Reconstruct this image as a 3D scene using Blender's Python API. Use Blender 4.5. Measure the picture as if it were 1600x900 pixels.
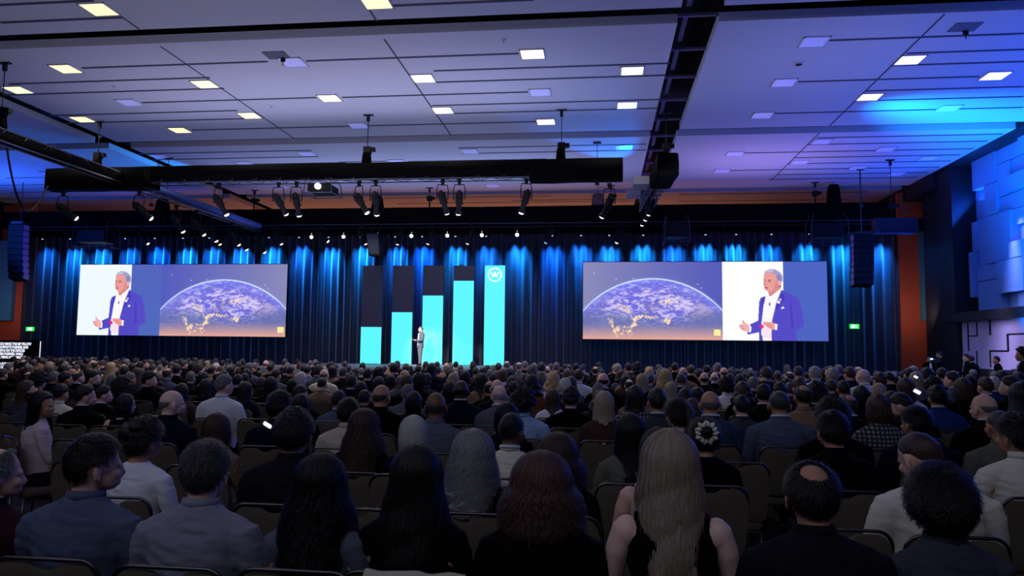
import bpy, math, random
import numpy as np
from mathutils import Matrix, Vector
random.seed(7); rng = np.random.default_rng(11)
D = bpy.data; C = bpy.context.scene.collection
for o in list(D.objects): D.objects.remove(o)
pi = math.pi

# ------------------------------------------------------------------ camera
F, HC = 1170.0, 1.78            # focal length in pixels of a 1600 px frame, lens height
def _n(v): v = np.array(v, float); return v/np.linalg.norm(v)
_cy = _n([(937-800)/F, -(546-450)/F, -1.0])
_cz = _n(np.cross([-800/F, -((546-.011*937)-450)/F, -1.0], _cy))
if _cz[1] < 0: _cz = -_cz
_cx = np.cross(_cy, _cz)
RW = np.array([_cx, _cy, _cz])
cam = D.cameras.new('camera'); cam.lens = F/1600*36; cam.sensor_width = 36; cam.clip_end = 200; cam.clip_start = .05
camo = D.objects.new('camera', cam); C.objects.link(camo)
camo.matrix_world = Matrix.Translation((0, 0, HC)) @ Matrix(RW.tolist()).to_4x4()
bpy.context.scene.camera = camo
def at(px, py, x=None, y=None, z=None):
    """room point seen at a pixel, on the plane x=, y= or z="""
    d = RW @ np.array([(px-800)/F, -(py-450)/F, -1.0])
    t = x/d[0] if x is not None else (y/d[1] if y is not None else (z-HC)/d[2])
    return np.array([0, 0, HC]) + t*d

# ------------------------------------------------------------------ world, exposure, large lights
w = D.worlds.new('world'); bpy.context.scene.world = w; w.use_nodes = True
w.node_tree.nodes['Background'].inputs[0].default_value = (.01, .012, .03, 1)
w.node_tree.nodes['Background'].inputs[1].default_value = .3
vs = bpy.context.scene.view_settings
vs.view_transform = 'Standard'; vs.look = 'None'; vs.gamma = 1; vs.use_curve_mapping = False; vs.exposure = 0.0

def lamp(kind, loc, target, color, energy, size=.3, size_y=None, spot=60, blend=.5, name='light', spread=None):
    l = D.lights.new(name, kind); l.color = color; l.energy = energy
    if kind == 'AREA':
        l.size = size
        if size_y: l.shape = 'RECTANGLE'; l.size_y = size_y
        if spread: l.spread = math.radians(spread)
    else:
        l.shadow_soft_size = size
    if kind == 'SPOT': l.spot_size = math.radians(spot); l.spot_blend = blend
    o = D.objects.new(name, l); C.objects.link(o); o.location = loc
    o.rotation_euler = (Vector(target)-Vector(loc)).to_track_quat('-Z', 'Y').to_euler()
    return o
# unseen lavender area lights added in mid-air to brighten the ceiling
lamp('AREA', (-9, 8, 4.6), (-9, 10, 9.6), (.70, .68, 1), 260, 9, 3, name='ceiling_fill')
lamp('AREA', (-8, 22, 5.6), (-8, 22, 9.6), (.60, .62, 1), 320, 14, 4, name='ceiling_fill')
lamp('AREA', (-8, 32, 6.4), (-8, 32, 9.6), (.44, .50, 1), 330, 16, 3, name='ceiling_fill')
lamp('AREA', (6.5, 31, 6.3), (6.5, 31, 9.6), (.50, .32, 1), 130, 5, 3, name='ceiling_fill')
lamp('AREA', (6.0, 20, 5.2), (6, 20, 9.6), (.34, .38, 1), 100, 5, 5, name='ceiling_fill')
# blue up-lights along the right hand and left hand walls
for yy, e in ((14, 260), (20, 340), (26, 400), (32, 360)):
    lamp('AREA', (14.0, yy, 6.3), (10.0, yy, 9.6), (.01, .10, 1), e*.85, .5, 5, name='wall_up_light')
lamp('AREA', (-29.5, 31, 6.6), (-26.5, 31, 9.6), (.02, .12, 1), 700, .6, 9, name='wall_up_light')
lamp('SPOT', (1.4, 33.2, 7.8), (-.1, 27.6, 9.6), (.0, .2, 1), 2300, .1, spot=34, name='ceiling_gobo_light')
lamp('SPOT', (-16.3, 32.5, 7.9), (-20.4, 28.8, 9.6), (.0, .28, 1), 1500, .1, spot=44, name='ceiling_gobo_light')
lamp('AREA', (-8, 44, 4.0), (-8, 42, 9.6), (1, .34, .18), 560, 30, 1.0, name='backstage_orange_light')
# blue light on the textured wall from its foot and top
lamp('AREA', (12.4, 26, 3.9), (15.4, 27.5, 7.4), (.0, .24, 1), 760, .4, 13, name='wall_blue_light', spread=84)
lamp('AREA', (12.6, 29, 3.0), (14.75, 29, 1.6), (.55, .46, 1), 42, .3, 9, name='wall_white_light', spread=80)
# stage light for the presenter and the drape behind the stage
lamp('SPOT', (-9.5, 25.6, 6.6), (-8.4, 34.3, 1.9), (1, .84, .62), 8500, .1, spot=14, name='key_light')
lamp('SPOT', (-14, 25.6, 6.6), (-8.4, 34.3, 1.9), (1, .88, .74), 6500, .1, spot=14, name='key_light')
lamp('AREA', (-7.5, 33.0, 7.4), (-7.5, 36.8, .4), (.85, .85, 1), 70, 12, .4, name='stage_wash', spread=90)
# added fill from behind the camera, brightening the backs of the audience
lamp('AREA', (-3, -3.0, 8.6), (-1, 6, 1), (.64, .70, 1), 250, 14, 3, name='audience_fill')

# ------------------------------------------------------------------ helpers
def tag(o, label=None, cat=None, group=None, kind=None):
    if label: o['label'] = label
    if cat: o['category'] = cat
    if group: o['group'] = group
    if kind: o['kind'] = kind
    return o
def empty(name, loc=(0, 0, 0), rz=0, label=None, cat=None, group=None):
    o = D.objects.new(name, None); C.objects.link(o); o.location = loc; o.rotation_euler = (0, 0, rz)
    o.empty_display_size = .1
    return tag(o, label, cat, group)
def copy_tree(o, parent=None):
    c = o.copy(); C.objects.link(c)
    if parent is not None: c.parent = parent
    for ch in o.children: copy_tree(ch, c)
    return c
ORD = ['first', 'second', 'third', 'fourth', 'fifth', 'sixth', 'seventh', 'eighth', 'ninth', 'tenth', 'eleventh', 'twelfth',
       'thirteenth', 'fourteenth', 'fifteenth', 'sixteenth', 'seventeenth', 'eighteenth', 'nineteenth', 'twentieth',
       'twenty-first', 'twenty-second', 'twenty-third', 'twenty-fourth', 'twenty-fifth', 'twenty-sixth', 'twenty-seventh',
       'twenty-eighth', 'twenty-ninth', 'thirtieth', 'thirty-first', 'thirty-second', 'thirty-third', 'thirty-fourth', 'thirty-fifth']

def s2l(c):
    return tuple(((v/255)/12.92 if v/255 <= .04045 else ((v/255+.055)/1.055)**2.4) for v in c)
MATS = {}
def mat(name, rgb=(128, 128, 128), rough=.6, metal=0, emit=None, strength=1, bump=0, scale=60, kind='noise', spec=.5, sheen=0, vary=0):
    if name in MATS: return MATS[name]
    m = D.materials.new(name); m.use_nodes = True; nt = m.node_tree; N = nt.nodes; L = nt.links
    b = N['Principled BSDF']; col = s2l(rgb)
    b.inputs['Base Color'].default_value = (*col, 1); b.inputs['Roughness'].default_value = rough
    b.inputs['Metallic'].default_value = metal; b.inputs['Specular IOR Level'].default_value = spec
    if sheen: b.inputs['Sheen Weight'].default_value = sheen
    if emit is not None:
        b.inputs['Emission Color'].default_value = (*s2l(emit), 1); b.inputs['Emission Strength'].default_value = strength
    tc = N.new('ShaderNodeTexCoord')
    if bump or vary:
        if kind == 'strand':
            mp = N.new('ShaderNodeMapping'); mp.inputs['Scale'].default_value = (scale, scale, scale*.06)
            L.new(tc.outputs['Object'], mp.inputs[0]); t = N.new('ShaderNodeTexNoise'); L.new(mp.outputs[0], t.inputs['Vector'])
            t.inputs['Scale'].default_value = 1; t.inputs['Detail'].default_value = 3
        elif kind == 'weave':
            t = N.new('ShaderNodeTexChecker'); mp = None; L.new(tc.outputs['Object'], t.inputs['Vector']); t.inputs['Scale'].default_value = scale
        else:
            t = N.new('ShaderNodeTexNoise'); L.new(tc.outputs['Object'], t.inputs['Vector'])
            t.inputs['Scale'].default_value = scale; t.inputs['Detail'].default_value = 4
        out = t.outputs['Fac'] if 'Fac' in t.outputs else t.outputs[0]
        if bump:
            bp = N.new('ShaderNodeBump'); bp.inputs['Strength'].default_value = bump; bp.inputs['Distance'].default_value = .01
            L.new(out, bp.inputs['Height']); L.new(bp.outputs[0], b.inputs['Normal'])
        if vary:
            mx = N.new('ShaderNodeMix'); mx.data_type = 'RGBA'
            mx.inputs[6].default_value = (*[c*(1-vary) for c in col], 1); mx.inputs[7].default_value = (*[min(1, c*(1+vary)) for c in col], 1)
            L.new(out, mx.inputs[0]); L.new(mx.outputs[2], b.inputs['Base Color'])
    MATS[name] = m
    return m

class MB:
    """collects shapes into one mesh"""
    def __init__(s): s.v = []; s.f = []; s.mi = []; s.n = 0
    def add(s, v, f, mi=0):
        k = s.n; s.v.append(np.asarray(v, float).reshape(-1, 3)); s.n += len(s.v[-1])
        s.f += [tuple(i+k for i in q) for q in f]; s.mi += [mi]*len(f); return s
    def box(s, c, d, mi=0, R=None):
        x, y, z = [q/2 for q in d]
        v = np.array([(-x,-y,-z),(x,-y,-z),(x,y,-z),(-x,y,-z),(-x,-y,z),(x,-y,z),(x,y,z),(-x,y,z)])
        if R is not None: v = v @ np.array(R).T
        return s.add(v+np.array(c), [(0,3,2,1),(4,5,6,7),(0,1,5,4),(1,2,6,5),(2,3,7,6),(3,0,4,7)], mi)
    def bbox(s, a, b, mi=0):
        a = np.array(a, float); b = np.array(b, float); return s.box((a+b)/2, np.abs(b-a), mi)
    def tube(s, pts, r, n=10, mi=0, cap=True, flat=1.0):
        pts = np.array(pts, float); m = len(pts)
        r = np.ones(m)*r if np.isscalar(r) else np.array(r, float)
        T = np.gradient(pts, axis=0); T /= np.linalg.norm(T, axis=1)[:, None]+1e-12
        up = np.array([0, 0, 1.]) if abs(T[0][2]) < .9 else np.array([1., 0, 0])
        V = []
        u = np.cross(T[0], up); u /= np.linalg.norm(u)
        for i in range(m):
            u = u - T[i]*np.dot(u, T[i]); u /= np.linalg.norm(u)+1e-12; ww = np.cross(T[i], u)
            a = np.arange(n)*2*pi/n
            V.append(pts[i] + r[i]*(np.cos(a)[:, None]*u + flat*np.sin(a)[:, None]*ww))
        V = np.concatenate(V); Fc = []
        for i in range(m-1):
            for j in range(n):
                Fc.append((i*n+j, i*n+(j+1) % n, (i+1)*n+(j+1) % n, (i+1)*n+j))
        if cap: Fc += [tuple(range(n-1, -1, -1)), tuple((m-1)*n+j for j in range(n))]
        return s.add(V, Fc, mi)
    def ell(s, c, r, n=20, m=12, mi=0, R=None):
        V = [(0, 0, -1)]
        for i in range(1, m):
            t = -pi/2+pi*i/m
            for j in range(n): V.append((math.cos(t)*math.cos(2*pi*j/n), math.cos(t)*math.sin(2*pi*j/n), math.sin(t)))
        V.append((0, 0, 1)); V = np.array(V)*np.array(r)
        if R is not None: V = V @ np.array(R).T
        Fc = [(0, 1+(j+1) % n, 1+j) for j in range(n)]
        for i in range(m-2):
            for j in range(n): Fc.append((1+i*n+j, 1+i*n+(j+1) % n, 1+(i+1)*n+(j+1) % n, 1+(i+1)*n+j))
        k = len(V)-1; Fc += [(k, 1+(m-2)*n+j, 1+(m-2)*n+(j+1) % n) for j in range(n)]
        return s.add(V+np.array(c), Fc, mi)
    def rings(s, R, n=28, mi=0, p=2.0):
        """R: list of (cx, cy, z, rx, ry) stacked closed rings (superellipse power p)"""
        V = []; a = np.arange(n)*2*pi/n
        ca, sa = np.cos(a), np.sin(a)
        sx = np.sign(ca)*np.abs(ca)**(2/p); sy = np.sign(sa)*np.abs(sa)**(2/p)
        for (cx, cy, z, rx, ry) in R: V.append(np.stack([cx+rx*sx, cy+ry*sy, np.full(n, z)], 1))
        V = np.concatenate(V); m = len(R); Fc = []
        for i in range(m-1):
            for j in range(n): Fc.append((i*n+j, i*n+(j+1) % n, (i+1)*n+(j+1) % n, (i+1)*n+j))
        Fc += [tuple(range(n-1, -1, -1)), tuple((m-1)*n+j for j in range(n))]
        return s.add(V, Fc, mi)
    def grid(s, P, mi=0):
        P = np.array(P, float); a, b = P.shape[:2]
        Fc = [(i*b+j, i*b+j+1, (i+1)*b+j+1, (i+1)*b+j) for i in range(a-1) for j in range(b-1)]
        return s.add(P.reshape(-1, 3), Fc, mi)
    def prism(s, poly, y0, y1, mi=0):
        """poly in (x,z), extruded y0..y1"""
        n = len(poly); V = [(x, y0, z) for x, z in poly]+[(x, y1, z) for x, z in poly]
        Fc = [tuple(range(n)), tuple(range(2*n-1, n-1, -1))]+[(i, i+n, (i+1) % n+n, (i+1) % n) for i in range(n)]
        return s.add(V, Fc, mi)
    def mesh(s, name, smooth=False):
        me = D.meshes.new(name); me.from_pydata(np.concatenate(s.v).tolist(), [], s.f)
        me.polygons.foreach_set('material_index', s.mi)
        if smooth: me.polygons.foreach_set('use_smooth', [True]*len(me.polygons))
        me.update(); return me
    def build(s, name, mats, parent=None, smooth=False, **kw):
        me = s.mesh(name, smooth)
        for m in (mats if isinstance(mats, (list, tuple)) else [mats]): me.materials.append(m)
        o = D.objects.new(name, me); C.objects.link(o)
        if parent is not None: o.parent = parent
        if kw: tag(o, **kw)
        return o
MCACHE = {}
def obj(name, me, parent=None, mats=None, loc=None):
    """object on a shared mesh; one mesh copy per set of materials"""
    if mats is not None:
        mats = mats if isinstance(mats, (list, tuple)) else [mats]
        k = (me.name, tuple(m.name for m in mats))
        if k not in MCACHE:
            c = me if me.users == 0 and len(me.materials) == 0 else me.copy()
            if c is me: MCACHE[(me.name, 'src')] = True
            c.materials.clear()
            for m in mats: c.materials.append(m)
            MCACHE[k] = c
        me = MCACHE[k]
    o = D.objects.new(name, me); C.objects.link(o)
    if parent is not None: o.parent = parent
    if loc is not None: o.location = loc
    return o
def rotz(a): c, s = math.cos(a), math.sin(a); return np.array([[c, -s, 0], [s, c, 0], [0, 0, 1]])
def rotx(a): c, s = math.cos(a), math.sin(a); return np.array([[1, 0, 0], [0, c, -s], [0, s, c]])
def roty(a): c, s = math.cos(a), math.sin(a); return np.array([[c, 0, s], [0, 1, 0], [-s, 0, c]])
def aim(v):
    """rotation whose local -Z looks along v"""
    return np.array(Vector(v).to_track_quat('-Z', 'Y').to_matrix())

# numpy value noise
_T = rng.random((512, 512))
def vnoise(x, y):
    xi = np.floor(x).astype(int); yi = np.floor(y).astype(int); fx = x-xi; fy = y-yi
    fx = fx*fx*(3-2*fx); fy = fy*fy*(3-2*fy); g = lambda a, b: _T[a % 512, b % 512]
    return (g(xi, yi)*(1-fx)+g(xi+1, yi)*fx)*(1-fy)+(g(xi, yi+1)*(1-fx)+g(xi+1, yi+1)*fx)*fy
def fbm(x, y, o=5):
    r = 0; a = .5; t = 0
    for k in range(o): r = r+a*vnoise(x*2**k+17*k, y*2**k+31*k); t += a; a *= .5
    return r/t
def n3(P, s, k=0):
    """smooth 3-d pseudo noise -1..1 for vertex arrays"""
    x, y, z = P[:, 0]*s, P[:, 1]*s, P[:, 2]*s
    return (vnoise(x+k+7.3*z, y+z+50)+vnoise(y+91+k, z+x*.7)+vnoise(z+33, x+k-y*.6)-1.5)/1.0

# ------------------------------------------------------------------ the room
M_floor = mat('carpet', (34, 30, 42), .95, bump=.4, scale=90, vary=.35)
M_ceil = mat('ceiling_board', (196, 196, 204), .9, vary=.03, scale=.8)
M_void = mat('ceiling_void', (10, 10, 14), .9)
M_dark = mat('dark_wall', (22, 22, 34), .8, vary=.1, scale=3)
M_black = mat('black_drape', (6, 6, 9), .95, spec=.1, bump=.3, scale=14, vary=.25)
M_groove = mat('groove', (60, 60, 78), .8)
ZC = 9.6
MB().bbox((-33.5, -6, -.2), (17, 47, 0)).build('floor', M_floor, kind='structure')
XS = ((-33.0, -19.55), (-18.62, 1.84), (2.80, 14.42)); YS = ((-6, 16.88), (17.72, 26.55), (27.38, 36.5), (37.3, 46.6))
n = 0
for i, (xa, xb) in enumerate(XS):
    for j, (ya, yb) in enumerate(YS):
        n += 1
        MB().bbox((xa, ya, ZC), (xb, yb, ZC+.23)).build('ceiling', M_ceil, kind='structure')
MB().bbox((-33.5, -6, ZC+1.0), (17, 47, ZC+1.2)).build('ceiling', M_void, kind='structure')
# steel in the open slot between the ceiling fields
b = MB(); M_strut = mat('purple_strut', (92, 84, 120), .6)
for yy in np.arange(9.5, 37, 2.05):
    b.bbox((1.84, yy, ZC+.16), (2.80, yy+.09, ZC+.23))
for yy in np.arange(9.5, 35, 2.05): b.bbox((2.02, yy+.25, ZC+.30), (2.14, yy+1.85, ZC+.38))
b.build('trim_1', M_strut, kind='structure')
MB().bbox((-33.4, -6, 0), (-33.0, 47, ZC+1.2)).build('wall_left', M_dark, kind='structure')
MB().bbox((-33.4, 46.7, 0), (17, 47, ZC+1.2)).build('wall_front', M_dark, kind='structure')
MB().bbox((-33.4, -6.3, 0), (17, -6, ZC+1.2)).build('wall_back', M_dark, kind='structure')

# grooves and field joints of the ceiling (recessed dark lines)
SEG = [(0,35,193,27),(0,8,145,0),(128,106,418,96),(478,94.5,810,84),(14,131,328,121),(7,148,350,138),(221,160,495,152.5),(534,151.5,825,144),
 (76,180,372,173),(101,192,412,185),(300,203,838,190),(678,111,1047,98),(682,129,1040,116.5),(675,165,1033,155),(709,177,1027,169),
 (716,231,1010,225),(722,240,1010,234),(530,253,604,251.8),(637,251.4,854,249),(611,8,834,0),(213,240,486,235),(233,249,498,245),(395,256,540,254),
 (1296,63,1600,52),(1418,82,1600,78),(1394,102,1600,96),(1247,128,1530,119),(1354,142,1600,135),(1337,158,1600,150),(1210,178,1600,166.5),
 (1276,215.5,1567,209),(1263,226,1543,220),(1161,240,1523,231),(1239,247,1502,241),(1232,256,1486,251),(1139,267,1469,260),(1212,274,1452,268),(1200,281,1435,276),
 (800,313,985,311),(600,309,860,306),(620,318,1000,314),(60,268,290,264),(10,278,240,274),(0,290,200,286),(20,301,180,298),(1060,316,1330,310),(1060,305,1360,298)]
k = 1
b = MB()
for (a0, b0, a1, b1) in SEG:
    p = at(a0, b0, z=ZC); q = at(a1, b1, z=ZC); y = (p[1]+q[1])/2
    b.bbox((p[0], y-.045, ZC-.012), (q[0], y+.045, ZC+.01))
for (a0, b0, a1, b1) in [(193,27,216,45),(255,72,456,216),(570,0,586,33),(604,61,702,211),(1477,22,1296,196),(1280,208,1205,282)]:
    p = at(a0, b0, z=ZC); q = at(a1, b1, z=ZC); x = (p[0]+q[0])/2
    b.bbox((x-.02, p[1], ZC-.01), (x+.02, q[1], ZC+.01))
b.build('trim_2', M_groove, kind='structure')

# right hand wall: lower plaster with grooves, ledge, dark pilasters, deep-relief lit wall above
XR = 14.7
M_plaster = mat('pale_plaster', (205, 196, 224), .8, vary=.05, scale=2)
M_relief = mat('relief_panel', (104, 150, 206), .6, vary=.1, scale=1.5)  # pale panels; some of the blue wall light is put into this colour
M_pil = mat('black_pilaster', (14, 14, 24), .55)
M_or = mat('orange_wall', (196, 82, 40), .7, vary=.12, scale=1.2); M_teal = mat('teal_wall', (70, 130, 150), .7)
b = MB(); b.bbox((XR, -6, 0), (XR+.3, 32.55, 3.05)); b.build('wall_right', M_plaster, kind='structure')
MB().bbox((XR-.06, -6, 0), (XR+.02, 32.6, 1.2)).build('baseboard_right', M_dark, kind='structure')
MB().bbox((XR+1.5, -6, 0), (XR+1.8, 47, ZC+1.2)).build('wall_right', M_dark, kind='structure')
MB().bbox((XR-.30, -6, 3.05), (XR+1.2, 34.0, 3.42)).build('trim_3', M_pil, kind='structure')
MB().bbox((XR-.33, -6, ZC-.04), (XR+1.2, 47, ZC+.23)).bbox((XR-.33, 34.0, 8.95), (XR+1.2, 47, ZC)).build('trim_4', M_pil, kind='structure')
MB().bbox((XR-.2, 32.6, 0), (XR+1.2, 33.9, ZC)).bbox((XR+.02, 34.2, 0), (XR+1.5, 35.95, 9.3)).build('trim_5', M_pil, kind='structure')
b = MB()   # grooves of the plaster
def yat(px, py): return at(px, py, x=XR)
for (a0, b0, a1, b1) in [(1512,505,1514,548),(1526,503,1527,524),(1547,500,1547,523),(1514,525,1527,525),(1575,523,1575,548),(1547,549,1575,548),
                         (1547,549,1548,573),(1526,549,1527,569),(1575,523,1600,521)]:
    p = yat(a0, b0); q = yat(a1, b1)
    lo = np.minimum(p, q); hi = np.maximum(p, q)
    b.bbox((XR-.008, lo[1]-.05, lo[2]-.02), (XR+.03, hi[1]+.05, hi[2]+.02))
b.build('trim_6', M_dark, kind='structure')
# relief blocks: boxes of different depth, each a plain block in front of the backing
b = MB(); r2 = random.Random(5)
b.bbox((XR+.75, -6, 3.42), (XR+1.1, 32.7, ZC))
cells = {}
ys = np.arange(6, 32.4, .9); zs = np.arange(3.42, ZC-.2, .62)
occ = np.zeros((len(ys), len(zs)), bool)
for i in range(len(ys)):
    for j in range(len(zs)):
        if occ[i, j]: continue
        wI = r2.choice((1, 1, 2)); hI = r2.choice((1, 2, 2, 3))
        wI = min(wI, len(ys)-i); hI = min(hI, len(zs)-j)
        while occ[i:i+wI, j:j+hI].any() and (wI > 1 or hI > 1):
            if hI > 1: hI -= 1
            else: wI -= 1
        occ[i:i+wI, j:j+hI] = True
        dep = r2.choice((.20, .28, .36, .46, .30)) if r2.random() > .10 else .03
        z1 = min(zs[j]+.62*hI, ZC-.02)
        if dep > 0: b.bbox((XR+.75-dep, ys[i]+.015, zs[j]+.015), (XR+.76, min(ys[i]+.9*wI-.02, 32.4), z1-.015))
b.build('wall_relief', M_relief, kind='structure')
MB().bbox((XR-.6, 37.2, 0), (XR+1.5, 37.4, 9.4)).build('wall_corner_right', M_or, kind='structure')
MB().bbox((XR+.28, 37.0, 3.3), (XR+1.2, 37.19, 7.7)).build('trim_7', M_teal, kind='structure')
# left corner: orange and teal strips beside the drape
MB().bbox((-33, 37.7, 0), (-31.1, 37.9, 9.4)).build('wall_corner_left', M_or, kind='structure')
MB().bbox((-32.95, 37.4, 3.0), (-31.95, 37.69, 7.4)).build('trim_8', M_teal, kind='structure')
lamp('AREA', (14.0, 35.2, 3.4), (15.2, 37.2, 5.0), (1, .75, .6), 13, .6, name='corner_light')
lamp('AREA', (-31.0, 35.0, 3.4), (-32.2, 37.6, 4.5), (1, .75, .7), 16, .6, name='corner_light')

# ------------------------------------------------------------------ stage, curtain, screens
M_stage = mat('stage_top', (150, 150, 165), .5, vary=.08, scale=2)
st = MB(); st.bbox((-14.2, 29.8, .84), (-3.2, 36.9, .94)); st.build('stage', M_stage, label='low pale stage deck running below the row of turquoise columns', cat='stage')
MB().bbox((-14.15, 29.9, 0), (-3.25, 36.85, .84)).build('stage_skirt', M_black, D.objects['stage'])

M_cur = mat('curtain_velvet', (35, 38, 54), .85, spec=.2, sheen=.4, bump=.15, scale=30)
X0, X1 = at(38, 400, y=37.4)[0], 14.5
nx = int((X1-X0)/.045); xs = np.linspace(X0, X1, nx); zs = np.array([0.02, 1, 2.5, 4, 5.5, 6.8, 7.6, 8.05])
ph = np.cumsum(.75+.55*vnoise(xs*1.7, xs*0+3)); ph = ph*2*pi*.045/.42
off = .12*np.sin(ph)+.07*(vnoise(xs*1.3, xs*0+9)-.5)*2
P = np.zeros((len(zs), nx, 3))
for i, z in enumerate(zs):
    P[i, :, 0] = xs; P[i, :, 2] = z
    P[i, :, 1] = 37.4 + off*(1-.05*i) + .03*(vnoise(xs*2+z*.4, xs*0+z)-.5)
MB().grid(P).build('stage_curtain', M_cur, smooth=True, label='full width dark blue pleated stage curtain behind the screens', cat='curtain')

# screens: LED wall with a picture made of small coloured cells
def led_picture(name, parent, x0, x1, z0, z1, y, col, strength=1.0):
    h, wd = col.shape[:2]
    gx = np.linspace(x0, x1, wd); gz = np.linspace(z1, z0, h)
    P = np.zeros((h, wd, 3)); P[..., 0] = gx[None]; P[..., 1] = y; P[..., 2] = gz[:, None]
    b = MB(); b.grid(P); me = b.mesh(name)
    a = me.color_attributes.new('picture', 'FLOAT_COLOR', 'POINT')
    c = np.clip(col, 0, 255)/255; c = np.where(c <= .04045, c/12.92, ((c+.055)/1.055)**2.4)
    a.data.foreach_set('color', np.concatenate([c, np.ones((h, wd, 1))], 2).astype('f4').ravel())
    m = D.materials.new('led_picture'); m.use_nodes = True; nt = m.node_tree; bs = nt.nodes['Principled BSDF']
    at_ = nt.nodes.new('ShaderNodeVertexColor'); at_.layer_name = 'picture'
    nt.links.new(at_.outputs[0], bs.inputs['Emission Color']); bs.inputs['Emission Strength'].default_value = strength
    bs.inputs['Base Color'].default_value = (.01, .01, .01, 1); bs.inputs['Roughness'].default_value = .6
    me.materials.append(m); return obj(name, me, parent)
def inpoly(X, Y, poly):
    c = np.zeros(X.shape, bool); j = len(poly)-1
    for i in range(len(poly)):
        xi, yi = poly[i]; xj, yj = poly[j]
        if yi != yj: c ^= ((yi > Y) != (yj > Y)) & (X < (xj-xi)*(Y-yi)/(yj-yi)+xi)
        j = i
    return c
def paint(img, X, Y, poly, c, shade=None):
    m = inpoly(X, Y, poly); img[m] = c
    return m
def speaker_picture(img, U, V, u0, dx):
    """U,V in panel heights; drawn on 800-unit picture coordinates"""
    X = (U-u0)*800+75-dx; Y = V*800+55
    sk = (236, 158, 146); jk = (84, 74, 196)
    p = lambda poly, c: paint(img, X, Y, poly, c)
    p([(530,350),(645,300),(645,345),(560,412),(532,400)], (214,136,128))
    p([(650,338),(790,405),(825,445),(852,540),(872,680),(862,712),(790,755),(802,870),(556,870),(555,800),(545,690),(585,560),(600,480)], jk)
    p([(512,402),(455,422),(437,465),(430,590),(425,655),(345,692),(352,762),(318,762),(318,797),(432,772),(432,870),(470,870),(455,700),(468,600),(480,500),(508,420)], jk)
    p([(508,378),(530,406),(545,414),(640,335),(656,348),(603,480),(562,650),(555,720),(556,832),(490,838),(452,795),(460,700),(470,600),(482,500),(500,420)], (252,248,255))
    p([(462,705),(550,725),(556,828),(492,834),(456,790)], (250,226,244))
    p([(655,352),(690,420),(640,500),(600,560),(612,480)], (70,60,178)); p([(735,470),(748,470),(770,700),(748,745)], (72,62,182))
    p([(500,408),(484,440),(470,560),(460,520),(474,430)], (70,60,178))
    p([(485,195),(520,160),(580,165),(612,205),(606,240),(622,268),(640,250),(662,255),(656,292),(640,318),(618,338),(560,365),(520,360),(493,332),(487,306),(482,282),(488,240)], sk)
    p([(600,250),(622,268),(640,318),(600,345),(560,365),(585,330)], (222,138,134))
    p([(488,192),(500,152),(545,130),(600,135),(645,160),(671,200),(672,250),(655,262),(640,250),(622,268),(606,240),(610,205),(575,172),(520,168)], (168,158,196))
    p([(500,160),(545,138),(590,150),(570,160),(520,165)], (206,196,220)); p([(610,190),(655,190),(662,235),(630,250)], (140,130,178))
    p([(640,300),(655,300),(650,318),(638,316)], (60,50,110))
    p([(484,234),(506,238),(506,243),(484,240)], (130,84,100)); p([(522,238),(562,240),(562,247),(524,245)], (130,84,100))
    p([(487,248),(504,250),(503,257),(488,256)], (90,60,90)); p([(526,252),(552,254),(550,260),(528,260)], (90,60,90))
    p([(492,270),(512,292),(494,294),(486,288)], (216,128,120)); p([(494,312),(526,316),(524,330),(497,328)], (190,90,100)); p([(495,319),(525,321),(525,324),(495,323)], (120,50,66))
    p([(620,262),(640,255),(655,262),(652,290),(636,300)], (244,176,160))
    p([(235,700),(272,690),(264,652),(276,647),(292,670),(322,690),(342,715),(352,742),(330,768),(282,762),(245,732)], (242,178,174))
    p([(240,704),(280,712),(282,720),(246,714)], (205,130,136)); p([(250,728),(290,738),(290,744),(256,738)], (205,130,136))
    p([(335,703),(356,714),(354,772),(330,770),(344,742)], (255,255,255))
    p([(470,680),(482,664),(560,667),(597,690),(602,742),(560,746),(510,716),(482,697)], (238,160,150))
    p([(500,690),(560,700),(560,706),(502,696)], (206,120,124)); p([(510,708),(562,722),(560,728),(514,714)], (206,120,124))
    p([(588,682),(612,690),(610,748),(590,746)], (255,255,255))
    p([(436,700),(460,690),(480,706),(476,728),(455,735),(440,722)], (226,40,130))
    p([(533,472),(548,472),(548,500),(533,500)], (60,50,60))
    for cx, cy, r, c in ((645,440,11,(250,200,230)), (628,467,15,(255,235,250))): img[(X-cx)**2+(Y-cy)**2 < r*r] = c
    p([(650,526),(672,508),(684,526),(656,536)], (252,240,252))
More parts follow.
